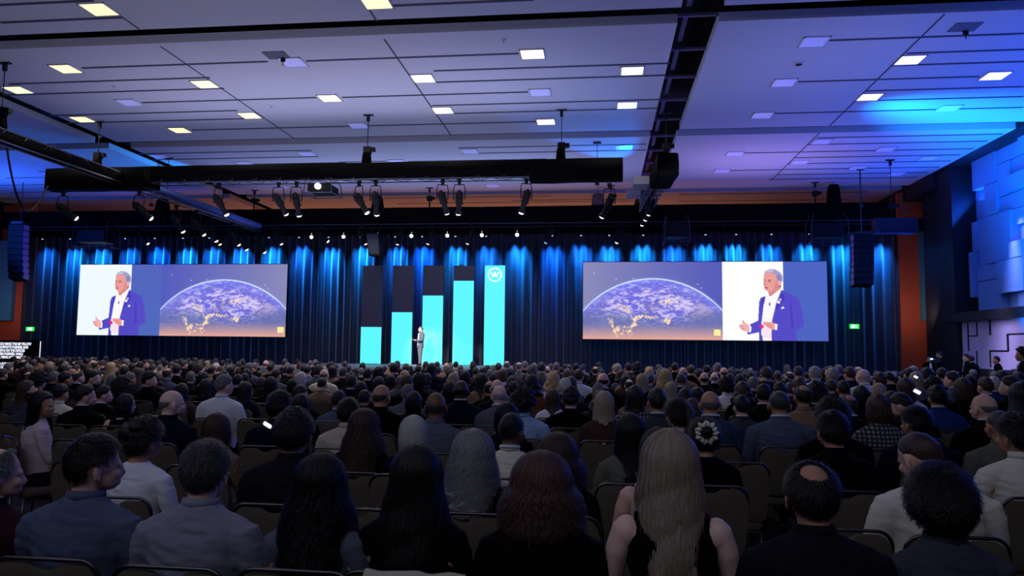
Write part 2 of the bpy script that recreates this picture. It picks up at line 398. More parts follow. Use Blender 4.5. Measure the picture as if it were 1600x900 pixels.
def earth_picture(img, U, V, u0, u1, flip):
    X = (U-u0)/(u1-u0)*1420+75; Y = V*780+65; m0 = (U >= u0) & (U < u1)
    t = np.clip((X-75)/1420, 0, 1); t = 1-t if flip else t
    bg = np.array([138,138,184.])*(1-t[..., None])+np.array([84,90,184.])*t[..., None]
    dx = X-790; dy = Y-1180; r = np.sqrt(dx*dx+dy*dy); R = 948
    nx = dx/R; ny = dy/R
    wx = fbm(X/190+3, Y/90+2, 4); c1 = fbm(X/95+6*wx, Y/46+5*wx, 6); c2 = fbm(X/30-4*wx+40, Y/13+4*wx, 4)
    cl = np.clip((c1-.40)*2.6+(c2-.5)*3.2+.1, 0, 1)
    body = np.array([112,110,220.])*(1-cl[..., None])+np.array([214,200,246.])*cl[..., None]
    land = np.clip((fbm(X/260+9, Y/200+4, 4)-.45)*5, 0, 1)[..., None]; body = body*(1-.45*land)+np.array([120,110,160.])*.45*land
    edge = np.clip((R-r)/120, 0, 1)[..., None]; body = body*edge+(body*.35+np.array([120,130,250.])*.65)*(1-edge)
    low = np.clip((Y-560+40*np.sin(X/190))/120, 0, 1)[..., None]; body = body*(1-low*.85)+np.array([104,112,170.])*low*.85
    dusk = np.clip((Y-690)/150, 0, 1)[..., None]
    inside = (r < R)[..., None]; col = np.where(inside, body, bg)
    col = col*(1-dusk)+np.array([228,168,152.])*dusk
    rim = np.exp(-((r-R+4)/7.)**2)*(.55+.45*np.clip((700-Y)/300, 0, 1)); rim = np.clip(rim, 0, 1)[..., None]*(1-dusk)
    col = col*(1-rim)+np.array([226,248,255.])*rim
    glow = (np.exp(-np.clip(r-R, 0, 1e9)/10.)*(r > R)*.4)[..., None]*(1-dusk); col = col*(1-glow)+np.array([150,150,240.])*glow
    g = np.random.default_rng(3)
    L = []
    path = [(570,720),(620,690),(600,640),(650,625),(690,610),(760,625),(850,625)]
    for (a, c) in zip(path[:-1], path[1:]):
        for k in range(14): q = g.random(); L.append((a[0]+(c[0]-a[0])*q+g.normal(0, 9), a[1]+(c[1]-a[1])*q+g.normal(0, 8), g.uniform(2.5, 6)))
    for k in range(34): q = g.random(); L.append((440+150*q+g.normal(0, 22), 490+110*q+g.normal(0, 22), g.uniform(3, 6)))
    for k in range(30): q = g.random(); L.append((350+60*q+g.normal(0, 14), 640+150*q, g.uniform(3, 6)))
    for k in range(34): L.append((g.uniform(420, 590), g.uniform(700, 830), g.uniform(3, 7)))
    for k in range(40): q = g.random(); L.append((830+200*q+g.normal(0, 26), 480-30*q+g.normal(0, 16), g.uniform(2, 6)))
    for k in range(12): a = g.uniform(0, 6.3); L.append((938+18*math.cos(a), 660+24*math.sin(a), 7))
    li = np.zeros(X.shape)
    for (a, c, q) in L: li += np.exp(-((X-a)**2+(Y-c)**2)/(2*q*q))
    li = np.clip(li, 0, 1)[..., None]; col = col*(1-li)+np.array([255,224,176.])*li
    for (a, c) in ((597,234),(418,240),(1287,328),(1250,290),(190,180)): s_ = np.exp(-((X-a)**2+(Y-c)**2)/40)[..., None]; col = col*(1-s_)+np.array([220,220,250.])*s_
    bd = (abs(X-1440) < 34) & (abs(Y-770) < 32); col[bd] = (255, 236, 158)
    img[m0] = col[m0]
def big_screen(name, x0, x1, z0, z1, left):
    H, W = 190, 582; asp = (x1-x0)/(z1-z0)
    V, U = np.mgrid[0:H, 0:W]; V = V/(H-1); U = U/(W-1)*asp
    img = np.zeros((H, W, 3))
    if left:
        ue = asp*.403; t = np.clip((V), 0, 1)[..., None]; img[:] = np.array([84,100,184.])*(1-t)+np.array([78,106,186.])*t
        img[U < asp*.256] = (240, 250, 255); earth_picture(img, U, V, ue, asp*1.001, True)
        img2 = img.copy(); speaker_picture(img2, U, V, 0, 28); k = U < ue; img[k] = img2[k]
    else:
        ue = asp*.579; img[:] = (76, 100, 190); earth_picture(img, U, V, 0, ue, False)
        img[(U >= ue) & (U < asp*.825)] = (255, 255, 255)
        img2 = img.copy(); speaker_picture(img2, U, V, ue, 0); k = U >= ue; img[k] = img2[k]
    e = empty(name, ((x0+x1)/2, 36.5, z0)); ax = (x0+x1)/2
    b = MB(); b.bbox((x0-ax-.03, 0, -.03), (x1-ax+.03, .14, z1-z0+.03))
    for q in np.linspace(x0-ax+.6, x1-ax-.6, 6): b.tube([(q, .07, z1-z0), (q, -.6*0+.07, 7.86-z0)], .008, 5)
    b.build('screen_frame', mat('screen_black', (12, 12, 16), .5), e)
    led_picture('screen_picture', e, x0-ax, x1-ax, 0, z1-z0, -.01, img, 1.0)
    return e
tag(big_screen('led_screen', -27.30, -15.86, 2.24, 5.95, True), 'wide hanging screen left of the columns, speaker shown at its left end', 'screen')
tag(big_screen('led_screen', -.81, 10.60, 2.28, 6.02, False), 'wide hanging screen right of the columns, speaker shown beside globe at its right', 'screen')

# five LED columns
M_ledoff = mat('led_off', (30, 30, 50), .5, emit=(26, 26, 46), strength=.6)  # dark panel; a faint glow is put into the material
M_turq = mat('led_turquoise', (6, 12, 12), .5, emit=(92, 248, 255), strength=1.0)
M_logo = mat('logo_white', (200, 255, 255), .5, emit=(225, 255, 255), strength=1.1)
cols = [(562,594,511),(610,642,488),(658,690,462),(706,738,439),(755,787,415)]
nm = ['shortest turquoise bar column, leftmost of the five behind the presenter', 'second shortest turquoise bar column, left of the presenter', 'middle turquoise bar column, directly right of the presenter',
      'second tallest turquoise bar column with dark top band', 'tallest turquoise bar column with white crown emblem in ring']
for i, (a, c, tp) in enumerate(cols):
    xa = at(a+.5, 575, y=35.5)[0]; xb = at(c+.5, 575, y=35.5)[0]; zt = at(a, tp, y=35.5)[2]; cx = (xa+xb)/2; hw = (xb-xa)/2
    z5 = 5.75-.94
    e = empty('led_column', (cx, 35.5, .945), label=nm[i], cat='column', group='turquoise bar columns')
    b = MB(); b.bbox((-hw, .0, 0), (hw, .12, z5)).bbox((-hw*.8, -.02, 0), (hw*.8, .5, .03)).tube([(-hw*.6, .12, z5*.7), (-hw*.6, .48, .03)], .02, 6).tube([(hw*.6, .12, z5*.7), (hw*.6, .48, .03)], .02, 6)
    b.build('led_tower', M_ledoff, e)
    b = MB(); b.bbox((-hw, -.02, .02), (hw, .0, zt-.94)); b.build('lit_bar', M_turq, e)
    if i == 4:
        zc = at(771, 429.5, y=35.5)[2]-.94; r = .315; b = MB(); a_ = np.linspace(0, 2*pi, 49)
        b.tube([(r*math.cos(t), -.03, zc+r*math.sin(t)) for t in a_], .036, 6, cap=False)
        b.prism([(-.05,-.03),(-.028,.15),(0,.20),(.028,.15),(.05,-.03),(0,-.10)], -.04, -.02)
        for s_ in (-1, 1):
            b.prism([(s_*.0,-.06),(s_*.10,-.06),(s_*.21,.07),(s_*.215,.13),(s_*.16,.11),(s_*.05,.0)][::s_], -.04, -.02)
            b.prism([(s_*.0,-.04),(s_*.13,-.03),(s_*.13,-.13),(s_*.04,-.10)][::s_], -.04, -.02)
        b.v[1:] = [v+np.array([0, 0, zc]) for v in b.v[1:]]
        b.build('crown_emblem', M_logo, e)

# caption screen at far left
e = empty('caption_screen', (-27.3, 30.0, 0)); tag(e, 'low black caption screen with white text lines at far left', 'screen')
p = at(66.5, 532, y=30.0); q = at(62, 578, y=30.0); xr = p[0]; zt = p[2]; zb = 1.0
e.location = (xr-1.6, 30.0, 0)
b = MB(); b.bbox((-1.7, 0, zb-.05), (1.6, .08, zt)).tube([(-1.2, .04, 0), (-1.2, .04, zb)], .03, 8).tube([(1.2, .04, 0), (1.2, .04, zb)], .03, 8)
b.build('screen_housing', mat('screen_black'), e)
b = MB(); b.bbox((1.50, -.012, zb+.08), (1.53, -.002, zt-.04)); b.build('white_edge', mat('caption_white', (255,255,255), .5, emit=(236,240,255), strength=1.1), e)
txt = ['AND WHERE THAT COULD MAKE THIS MY FELLOW', 'OPENS UP IN TO MAKE SUPPORTS BUSINESS AND', 'MAKERS ARE FINED SOON IS ON THE DEVICES', 'THE FUTURE OF MY GREEN BUSINESS, WHILE', 'BEING, SMART BUSINESS, BEING AND AMAZING', 'HERE', 'EXTRAORDINARY, IT IS A FUTURE', 'YOUR COMMUNITY THE DOWNLOAD IN SERVICES', 'THE OPPORTUNITIES WE HAVE NOW']
for i, t in enumerate(txt):
    cu = D.curves.new('caption_line', 'FONT'); cu.body = t; cu.size = .16; cu.extrude = .002; cu.align_x = 'LEFT'
    o = D.objects.new('caption_line', cu); C.objects.link(o); o.parent = e
    o.location = (-1.62, -.008, zt-.21-i*.145); o.rotation_euler = (pi/2, 0, 0); o.scale = (.72, .95, 1); cu.offset = .006
    me = D.meshes.new_from_object(o); D.objects.remove(o); me.materials.clear(); me.materials.append(mat('caption_white'))
    o = obj('caption_line', me, e); o.location = (-1.62, -.008, zt-.21-i*.145); o.rotation_euler = (pi/2, 0, 0); o.scale = (.72, .95, 1)

# exit signs
M_green = mat('exit_green', (10, 60, 20), .5, emit=(40, 235, 90), strength=1.2); M_wht = mat('exit_white', (200, 255, 220), .5, emit=(220, 255, 225), strength=1.2)
for k, (px, py, ll) in enumerate(((47, 514, 'small green exit sign glowing beside the left end of the curtain'), (1335, 510, 'small green exit sign glowing right of the right screen'))):
    p = at(px, py, y=36.9)
    e = empty('exit_sign', p, label=ll, cat='sign', group='exit signs')
    MB().bbox((-.21, -.04, -.11), (.21, .04, .11)).build('sign_box', M_green, e)
    b = MB(); sg = 1 if k else -1
    b.bbox((-.02, -.05, -.075), (.15, -.042, .075)); b.ell((-.09, -.045, .05), (.02, .004, .02), 8, 6)
    b.prism([(-.13,-.075),(-.10,-.02),(-.12,.02),(-.09,.03),(-.04,.0),(-.06,-.02),(-.05,-.07),(-.08,-.03),(-.10,-.075)], -.05, -.042)
    o = b.build('running_figure', M_wht, e); o.scale = (-sg, 1, 1)
    MB().tube([(0, 0, .11), (0, 0, 8.0-p[2])], .006, 5).build('hanging_rod', M_black, e)

# ------------------------------------------------------------------ ceiling lights
M_lit = mat('lit_diffuser', (255, 245, 190), .5, emit=(255, 238, 158), strength=1.45)
M_litw = mat('lit_diffuser_white', (255, 250, 220), .5, emit=(255, 244, 196), strength=1.6)
M_unlit = mat('unlit_diffuser', (225, 225, 255), .35, emit=(90, 96, 190), strength=.35)  # switched off; a faint bluish glow is put into the material
M_frame = mat('white_metal', (190, 190, 200), .5)
def ceiling_light(px, py, m, lit):
    p = at(px, py, z=ZC)
    for xa, xb in XS:
        if xa-.4 < p[0] < xb+.4: p[0] = min(max(p[0], xa+.34), xb-.34)
    e = empty('ceiling_light', (p[0], p[1], ZC))
    b = MB(); h = .33
    for q in ((-h, -h, h, -h+.03), (-h, h-.03, h, h), (-h, -h, -h+.03, h), (h-.03, -h, h, h)): b.bbox((q[0], q[1], -.025), (q[2], q[3], 0))
    b.build('frame', M_frame, e)
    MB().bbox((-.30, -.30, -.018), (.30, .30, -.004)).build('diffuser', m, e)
    if lit:
        l = D.lights.new('lamp', 'SPOT'); l.color = (1, .90, .74); l.energy = LAMP_E; l.spot_size = math.radians(150); l.spot_blend = 1; l.shadow_soft_size = .3
        l.shadow_soft_size = 0.02
        o = D.objects.new('lamp', l); C.objects.link(o); o.parent = e; o.location = (0, 0, -.06)
    return e, p
LAMP_E = 340
lit = [(155,14),(588,3),(103,107),(28,140),(320,131),(129,186),(390,180),(281,203),(515,153),(661,122),(692,172),(832,84),(853,190),(988,110),(980,164),(1422,93),(1555,118),(1359,151)]
dim = [(202,160),(458,97),(844,144),(734,236),(620,252),(560,196),(1272,65),(1225,129),(1191,180),(1482,169),(1148,240),(1284,221),(1128,267),(975,230),(1384,233),(1250,253),(1340,262),(1450,247),(1400,272),(480,240),(250,244),(382,255),(770,290),(440,292)]
for j, (L_, word) in enumerate(((lit, 'lit yellow'), (dim, 'unlit bluish'))):
    o_ = sorted(L_)
    for (px, py) in L_:
        k = o_.index((px, py))
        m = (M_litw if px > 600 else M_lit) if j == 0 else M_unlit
        e, p = ceiling_light(px, py, m, j == 0)
        bay = 'left' if p[0] < -18.7 else ('right' if p[0] > 2.3 else 'middle')
        tag(e, '%s square light in the %s bay ceiling, %s %s one from left' % (word, bay, ORD[k], 'lit' if j == 0 else 'unlit'), 'light', '%s ceiling lights' % word)

# ------------------------------------------------------------------ trusses and their gear
M_met = mat('truss_metal', (60, 60, 72), .4, metal=.7); M_blk = mat('black_metal', (8, 8, 11), .6, spec=.15); M_chain = mat('chain', (30, 30, 40), .5, metal=.5)
M_bulb = mat('bulb', (255, 255, 255), .4, emit=(255, 236, 205), strength=4); M_bulbw = mat('wash_lens', (255, 255, 255), .4, emit=(255, 236, 214), strength=3.0)
M_blens = mat('blue_lens', (200, 230, 255), .3, emit=(150, 200, 255), strength=2)
M_drape = mat('truss_drape', (4, 4, 6), .98, spec=.05, bump=.6, scale=6, vary=.3)
def truss(p0, p1, s, name='lighting_truss', lace=.5, r=.022):
    """square lattice truss along p0-p1 with side s; returns the empty"""
    p0 = np.array(p0, float); p1 = np.array(p1, float); d = p1-p0; Ln = np.linalg.norm(d); d /= Ln
    u = np.cross(d, [0, 0, 1]); u /= np.linalg.norm(u); v = np.cross(u, d)
    e = empty(name, p0); h = s/2; b = MB(); c = [u*a*h+v*q*h for a in (-1, 1) for q in (-1, 1)]
    for k in c: b.tube([k, k+d*Ln], r, 6)
    b.build('chord', M_met, e)
    b = MB(); n = max(2, int(Ln/lace)); pr = [(c[0], c[1]), (c[2], c[3]), (c[0], c[2]), (c[1], c[3])]
    for i in range(n):
        for a, q in pr:
            if i % 2: a, q = q, a
            b.tube([a+d*Ln*i/n, q+d*Ln*(i+1)/n], r*.5, 4, cap=False)
    b.build('lacing', M_met, e)
    return e, p0, d, Ln, u, v
def cover(e, p0, d, L0, L1, u, v, w, top, bot, m=None, name='drape_cover'):
    """soft fabric sleeve around part of the truss, slightly sagging"""
    b = MB(); n = max(6, int((L1-L0)/.35)); P = []
    for i in range(n+1):
        t = L0+(L1-L0)*i/n; q = vnoise(np.array([t*1.3]), np.array([top*9.]))[0]-.5; q2 = vnoise(np.array([t*2.1+9]), np.array([2.]))[0]-.5
        prof = [(-w, bot+.04*q), (-w*1.02, (top+bot)/2), (-w*.95, top-.03), (-w*.7, top+.03*q2), (0, top+.05*q2), (w*.7, top+.02*q), (w*.95, top-.03), (w*1.02, (top+bot)/2), (w, bot+.04*q), (w*.5, bot-.02+.05*q), (-w*.5, bot-.01+.05*q)]
        P += [d*t+u*a+v*c for a, c in prof]
    k = 11; Fc = [(i*k+j, i*k+(j+1) % k, (i+1)*k+(j+1) % k, (i+1)*k+j) for i in range(n) for j in range(k)]
    Fc += [tuple(range(k)), tuple(n*k+j for j in range(k-1, -1, -1))]
    return b.add(P, Fc).build(name, m or M_drape, e, smooth=True)
def hoist(x, y, z, label, bag=True, tall=False):
    """chain hoist standing on a truss, chain up to the ceiling"""
    e = empty('chain_hoist', (x, y, z), label=label, cat='hoist', group='chain hoists')
    b = MB(); b.box((0, 0, .50), (.24, .2, .22)); b.box((.15, 0, .52), (.22, .16, .13)); b.tube([(0, 0, 0), (.0, 0, .4)], .035, 8)
    b.build('motor', M_blk, e, smooth=False)
    b = MB(); b.tube([(0, 0, .6), (0, 0, ZC-z)], .014, 6); b.box((0, 0, ZC-z-.02), (.34, .1, .04)); b.box((0, 0, ZC-z-.14), (.1, .08, .2)); b.build('chain', M_chain, e)
    if bag:
        b = MB(); b.rings([(-.02,0,-.02,.17,.14),(-.02,0,.2,.15,.13),(-.02,0,.40,.13,.11),(-.02,0,.47,.07,.06)], 14, p=3); b.build('chain_bag', M_drape, e, smooth=True)
    return e
# front truss
YT = 24.0
zt_ = at(500, 259, y=YT)[2]; zb_ = at(500, 285.5, y=YT)[2]; xl = at(81, 280, y=YT)[0]; xr_ = at(972, 270, y=YT)[0]
s_ = (zt_-zb_); zc_ = (zt_+zb_)/2
e, p0, d, Ln, u, v = truss((xl, YT, zc_), (xr_, YT, zc_), s_*.88, lace=.42)
tag(e, 'long black draped lighting truss hanging across the room above the audience', 'truss')
cover(e, p0, d, 0, Ln, u, v, s_*.5, s_*.56, -s_*.28)
fx = lambda px: at(px, 280, y=YT)[0]-xl
cover(e, p0, d, -.02, fx(243), u, v, s_*.53, s_*.55, -s_*.72); cover(e, p0, d, fx(828), Ln+.02, u, v, s_*.53, s_*.57, -s_*.62)
for px, lb in ((151, 'left'), (573, 'middle'), (877, 'right')):
    hoist(fx(px)+xl, YT, zt_, 'black chain hoist with cloth bag on the front truss, %s one of its three' % lb)
# rear truss with border drape above the curtain
YR = 35.5
x0r = -31.1; x1r = at(1382, 345, y=YR)[0]
e, p0, d, Ln, u, v = truss((x0r, YR, 8.17), (x1r, YR, 8.17), .6, lace=.6)
tag(e, 'full width black draped truss above the stage curtain', 'truss')
cover(e, p0, d, 0, Ln, u, v, .42, .40, -.40)
b = MB(); b.tube([(0, -.46, -.44), (Ln, -.46, -.44)], .02, 6); b.tube([(0, .5, -.46), (Ln, .5, -.46)], .02, 6); b.build('lower_rail', M_met, e)
b = MB(); b.tube([(0, 1.36, -.38), (Ln+3.4, 1.36, -.38)], .03, 6)
for q_ in np.arange(1, Ln, 3.0): b.tube([(q_, .3, -.2), (q_, 1.36, -.38)], .02, 5)
b.build('light_bar', M_met, e)
b = MB(); P = np.zeros((3, 400, 3)); xs_ = np.linspace(0, Ln+3.6, 400)
for i, z in enumerate((-.1, -.5, -.72)): P[i, :, 0] = xs_; P[i, :, 1] = 1.1+.04*np.sin(xs_*14); P[i, :, 2] = z
b.grid(P); b.build('border_drape', M_black, e, smooth=True)
for px, lb in ((397, 'above the left screen right end'), (671, 'above the fourth turquoise column'), (955, 'above the right screen left end'), (1274, 'above the right screen right end')):
    hoist(at(px, 320, y=YR)[0], YR, 8.56, 'small chain hoist on the rear truss %s' % lb, bag=False)
def cloth_tower(px, wb, wt, h, label, m=None):
    x = at(px, 325, y=YR)[0]
    b = MB(); b.rings([(0,0,0,wb,.3),(0,0,h*.5,(wb+wt)/2,.26),(0,0,h*.86,wt,.2),(0,0,h,wt*.8,.18)], 20, p=4)
    e = empty('wrapped_hoist', (x, YR, 8.55), label=label, cat='hoist', group='chain hoists wrapped in cloth')
    b.build('cloth_wrap', m or M_drape, e, smooth=True)
    b = MB(); b.tube([(0, 0, h*.98), (0, 0, ZC-8.55)], .014, 6); b.build('chain', M_chain, e)
cloth_tower(254, .34, .28, .62, 'black cloth wrapped hoist on the rear truss above the left screen')
cloth_tower(590, .30, .22, .66, 'black cloth wrapped hoist on the rear truss above the two shortest columns')
cloth_tower(934, .30, .26, .62, 'tan cloth wrapped hoist on the rear truss near right screen', mat('tan_cloth', (72, 56, 52), .9, bump=.3, scale=8))
cloth_tower(1303, .30, .24, .9, 'tall black cloth wrapped hoist above the right end of right screen')
# truss running towards the stage on the left
xa_ = at(133, 260, z=7.5)
e, p0, d, Ln, u, v = truss((xa_[0], 18.2, 7.5), (xa_[0], 34.4, 7.5), .34, lace=.4)
tag(e, 'black draped truss running from upper left towards the stage', 'truss')
cover(e, p0, d, 0, 5.6, u, v, .18, .17, -.17)
cover(e, p0, d, 6.6, Ln, u, v, .2, .20, -.02, m=mat('blue_lit_cloth', (40, 60, 120), .9))  # blue light falling on this sleeve is put into its colour
hoist(xa_[0], 18.6, 7.7, 'chain hoist at the near end of the left truss', bag=True)
b = MB(); pA = at(10, 225, z=7.6); pB = at(80, 279, y=YT)
q = [pA+(pB-pA)*t+np.array([0, 0, -1.9*math.sin(pi*t)**.9*(1-.35*t)]) for t in np.linspace(0, 1, 20)]
b.tube(q, .03, 8); b.build('power_cable', M_blk, None, smooth=True, label='black power cable sagging between left truss and front truss', cat='cable')
# short truss on the right
pa = at(1042, 262, z=7.7); pb = at(1008, 322, z=7.7)
e, p0, d, Ln, u, v = truss(pa, pb, .46, lace=.35, r=.026)
tag(e, 'short open lattice truss slanting back beside the central ceiling slot', 'truss')
cover(e, p0, d, -.3, Ln*.26, u, v, .34, .42, -.30)
MB().box(d*Ln*.35-u*.62, (.55, 1.1, .28)).build('power_box', mat('grey_box', (120, 122, 150), .5), e); MB().box(d*Ln*.62-u*.7, (.5, .9, .24)).build('power_box', mat('grey_box'), e)
hoist(pa[0], pa[1]+.2, 7.95, 'chain hoist at the near end of the short right truss', bag=False)
# drop cables
for k, (px, t_, y_) in enumerate(((262, 'left', 29), (933, 'right', 28), (238, 'far left', 31), (1345, 'far right', 33))):
    p = at(px, 290, y=y_); b = MB(); b.tube([(0, 0, 8.0), (0, 0, ZC)], .012, 5); b.box((0, 0, ZC-.03), (.3, .1, .05)); b.box((0, 0, 8.0), (.16, .1, .12))
    b.build('drop_cable', M_chain, None, label='thin black %s drop cable hanging from the ceiling behind the front truss' % t_, cat='cable', group='drop cables').location = (p[0], y_, 0)

# profile spotlights
def spot_proto():
    e = empty('stage_light')
    b = MB(); b.tube([(0,0,.20),(0,0,.12),(0,0,-.02),(0,0,-.14),(0,0,-.16),(0,0,-.34),(0,0,-.36),(0,0,-.42)], [.03,.085,.095,.09,.07,.068,.09,.092], 14)
    for k in range(3): b.tube([(0, 0, .0+.05*k), (0, 0, .018+.05*k)], .104, 14)
    b.box((.09, 0, -.15), (.05, .03, .03))
    B = b.build('body', M_blk, e, smooth=False)
    b = MB(); b.tube([(0,0,-.421),(0,0,-.44),(0,0,-.455)], [.07,.06,.03], 12); b.build('lens', M_bulb, B)
    b = MB(); b.tube([(-.14,0,-.05),(-.15,0,.2),(-.12,0,.34),(.12,0,.34),(.15,0,.2),(.14,0,-.05)], .014, 6); b.build('yoke', M_blk, e)
    b = MB(); b.box((0, 0, .39), (.07, .06, .12)); b.tube([(-.05, 0, .44), (.05, 0, .44)], .045, 8); b.build('clamp', M_blk, e)
    return e
proto = spot_proto(); first = [True]
def place_spot(loc, tilt, label, group, s=1.0, rz=0.0, lens=None):
    e = proto if first[0] else copy_tree(proto); first[0] = False
    e.location = loc; e.scale = (s, s, s)
    for c in e.children:
        if c.name.startswith('body'): c.rotation_euler = tilt; bd = c
    e.rotation_euler = (0, 0, rz); tag(e, label, 'stage light', group)
    if lens:
        l = bd.children[0]; l.material_slots[0].link = 'OBJECT'; l.material_slots[0].material = lens
    return e
zch = zb_-.02
SP = [(104,-.9),(222,-.8),(345,-.45),(438,-.5),(466,-.15),(563,-.45),(589,0),(693,-.4),(719,.08),(823,.2),(952,.5)]
for k, (px, t) in enumerate(SP):
    x = at(px, 300, y=YT)[0]; dz = -.2 if (px < 243 or px > 828) else 0
    place_spot((x, YT-.15, zch+dz-.47*1.25), (.35, t, 0), 'black stage spotlight hanging under the front truss, %s of eleven from the left' % ORD[k], 'spotlights on the front truss', 1.28, rng.normal(0, .2))
for k, (px, py, y) in enumerate(((233, 318, 27.6), (300, 314, 28.6), (312, 318, 30.2), (322, 322, 31.6), (345, 330, 33.0), (357, 332, 34.2))):
    place_spot((xa_[0]+(.14 if k % 2 else -.14), y, 7.5-.2-.5*1.2), (.3, -.5-.1*(k % 2), 0), 'black stage spotlight under the left truss, %s of six from its near end' % ORD[k], 'spotlights on the left truss', 1.25)
for k, t in enumerate((.45, .62, .8)):
    q = pa+(pb-pa)*t
    place_spot((q[0]-.12, q[1], 7.7-.2-.42), (.3, .35, 0), 'black stage spotlight under the short right truss, %s of three from its near end' % ORD[k], 'spotlights on the short right truss', 1.0)
RS = [(221,-.7),(336,-.5),(432,-.5),(500,-.9),(565,-.4),(625,.3),(674,.4),(736,.4),(860,.5),(970,.4)]
for k, (px, t) in enumerate(RS):
    x = at(px, 370, y=YR-.46)[0]
    place_spot((x, YR-.46, 7.72-.44*1.15), (.2, t, 0), 'dark moving spotlight under the rear truss, %s of ten from the left' % ORD[k], 'moving lights on the rear truss', 1.15, lens=M_blens if k == 8 else None)
# bright wash lights over the stage
def wash_proto():
    e = empty('wash_light')
    b = MB(); b.tube([(0,.22,0),(0,.18,0),(0,-.02,0),(0,-.06,0)], [.07,.14,.16,.17], 16); b.build('body', M_blk, e)
    b = MB(); b.ell((0, -.06, 0), (.145, .06, .145), 16, 8); b.build('lens', M_bulbw, e)
    b = MB(); b.tube([(-.18,.05,0),(-.19,.05,.22),(0,.05,.28),(.19,.05,.22),(.18,.05,0)], .014, 6); b.tube([(0,.05,.28),(0,.05,.42)], .03, 6); b.build('yoke', M_blk, e)
    b = MB(); b.ell((0, -.02, .27), (.025, .02, .02), 8, 6); b.build('status_light', M_bulbw, e)
    return e
wp = wash_proto(); WS = [487, 537, 590, 643, 699, 753, 808]
for k, px in enumerate(WS):
    e = wp if k == 0 else copy_tree(wp)
    p = at(px, 368.5-.011*(px-650), y=YR-.5); e.location = p
    for c in e.children:
        if c.name.startswith(('lens', 'body')) : c.rotation_euler = (.25, 0, 0)
        if c.name.startswith('yoke'): c.scale = (1, 1, (7.75-p[2])/.42)
    if k == 0: e.scale = (.6, .6, .6)
    tag(e, 'bright glowing wash light under the rear truss above the columns, %s of seven from left' % ORD[k], 'stage light', 'wash lights above the stage')
# blue wash bars along the top of the curtain
CB = [68,111,151,197,243,287,328,372,421,468,514,564,618,660,712,760,809,863,908,952,1005,1054,1102,1150,1205,1264,1318,1378]
BL = [(.01,.20,1)]*28
cp = None
for k, px in enumerate(CB):
    x = at(px, 372, y=36.9)[0]
    if cp is None:
        cp = empty('curtain_light'); b = MB(); b.box((0, 0, .06), (.52, .09, .10)); b.build('housing', M_blk, cp)
        b = MB(); b.tube([(-.2, 0, .1), (-.2, 0, .40)], .012, 6); b.tube([(.2, 0, .1), (.2, 0, .40)], .012, 6); b.build('bracket', M_blk, cp); e = cp
        b = MB(); b.ell((0, -.03, .0), (.05, .03, .02), 8, 6); b.build('lens', M_blens, cp)
    else: e = copy_tree(cp)
    e.location = (x, 36.86, 7.38)
    cc = (.0, .10, 1) if k in (4, 13, 17) else (.01, .22+.06*((k*7) % 3), 1)
    l = lamp('AREA', (0, 0, 0), (0, .46, -1), cc, 40+10*((k*5) % 3), .62, .05, name='wash_beam', spread=48); l.parent = e; l.location = (0, .02, 0)
    tag(e, 'small blue curtain wash light at the top of the drape, %s of 28 from left' % ORD[k], 'stage light', 'blue curtain wash lights')

# line array loudspeakers
def line_array(x, y, ztop, n, hcab, wcab, side, label):
    e = empty('line_array', (x, y, ztop), label=label, cat='loudspeaker', group='hanging line arrays')
    b = MB(); b.box((0, 0, .1), (wcab*.8, .5, .1)); b.tube([(0, 0, .1), (0, 0, ZC-ztop)], .02, 6); b.build('rigging_frame', M_met, e)
    zz = 0; yy = 0
    for i in range(n):
        a = .02+.028*i; b = MB()
        b.prism([(-wcab/2, -hcab/2+.012), (wcab/2, -hcab/2+.012), (wcab/2, hcab/2-.012), (-wcab/2, hcab/2-.012)], -.28, .26)
        c = b.build('cabinet', M_blk, e); c.location = (0, yy, -hcab/2+zz); c.rotation_euler = (-a, 0, 0)
        g = MB(); g.bbox((side*wcab/2, -.26, -hcab*.42), (side*(wcab/2+.01), .1, hcab*.42)); g.build('lit_side_strip', mat('lilac_lit_side', (120, 96, 190), .5), c)  # purple light on the cabinet side, painted as a thin lilac strip
        zz -= hcab*math.cos(a); yy += hcab*math.sin(a)*.6
p = at(32, 352, y=33.0); line_array(p[0], 33.0, p[2], 9, .30, .78, 1, 'tall black line array loudspeaker hanging left of the left screen')
p = at(1346, 368, y=33.0); line_array(p[0], 33.0, p[2], 8, .27, .80, -1, 'black line array loudspeaker hanging right of the right screen')
# centre fill loudspeaker
p = at(585, 370, y=34.6); e = empty('hanging_loudspeaker', p, label='black wedge loudspeaker hanging above the two shortest columns', cat='loudspeaker')
b = MB(); b.add([(-.36,-.25,.15),(.3,-.25,.15),(.42,-.4,-.95),(-.14,-.4,-.95),(-.36,.3,.15),(.3,.3,.15),(.42,.1,-.95),(-.14,.1,-.95)], [(0,3,2,1),(4,5,6,7),(0,1,5,4),(1,2,6,5),(2,3,7,6),(3,0,4,7)])
b.build('cabinet', M_blk, e); b = MB(); b.add([(-.30,-.262,.08),(.25,-.262,.08),(.36,-.405,-.88),(-.10,-.405,-.88)], [(0,3,2,1)]); b.build('grille', mat('grille', (34, 34, 44), .7), e)
b = MB(); b.tube([(-.2, 0, .15), (-.2, .65, .80)], .012, 6); b.tube([(.2, 0, .15), (.2, .65, .80)], .012, 6); b.build('hanger', M_met, e)
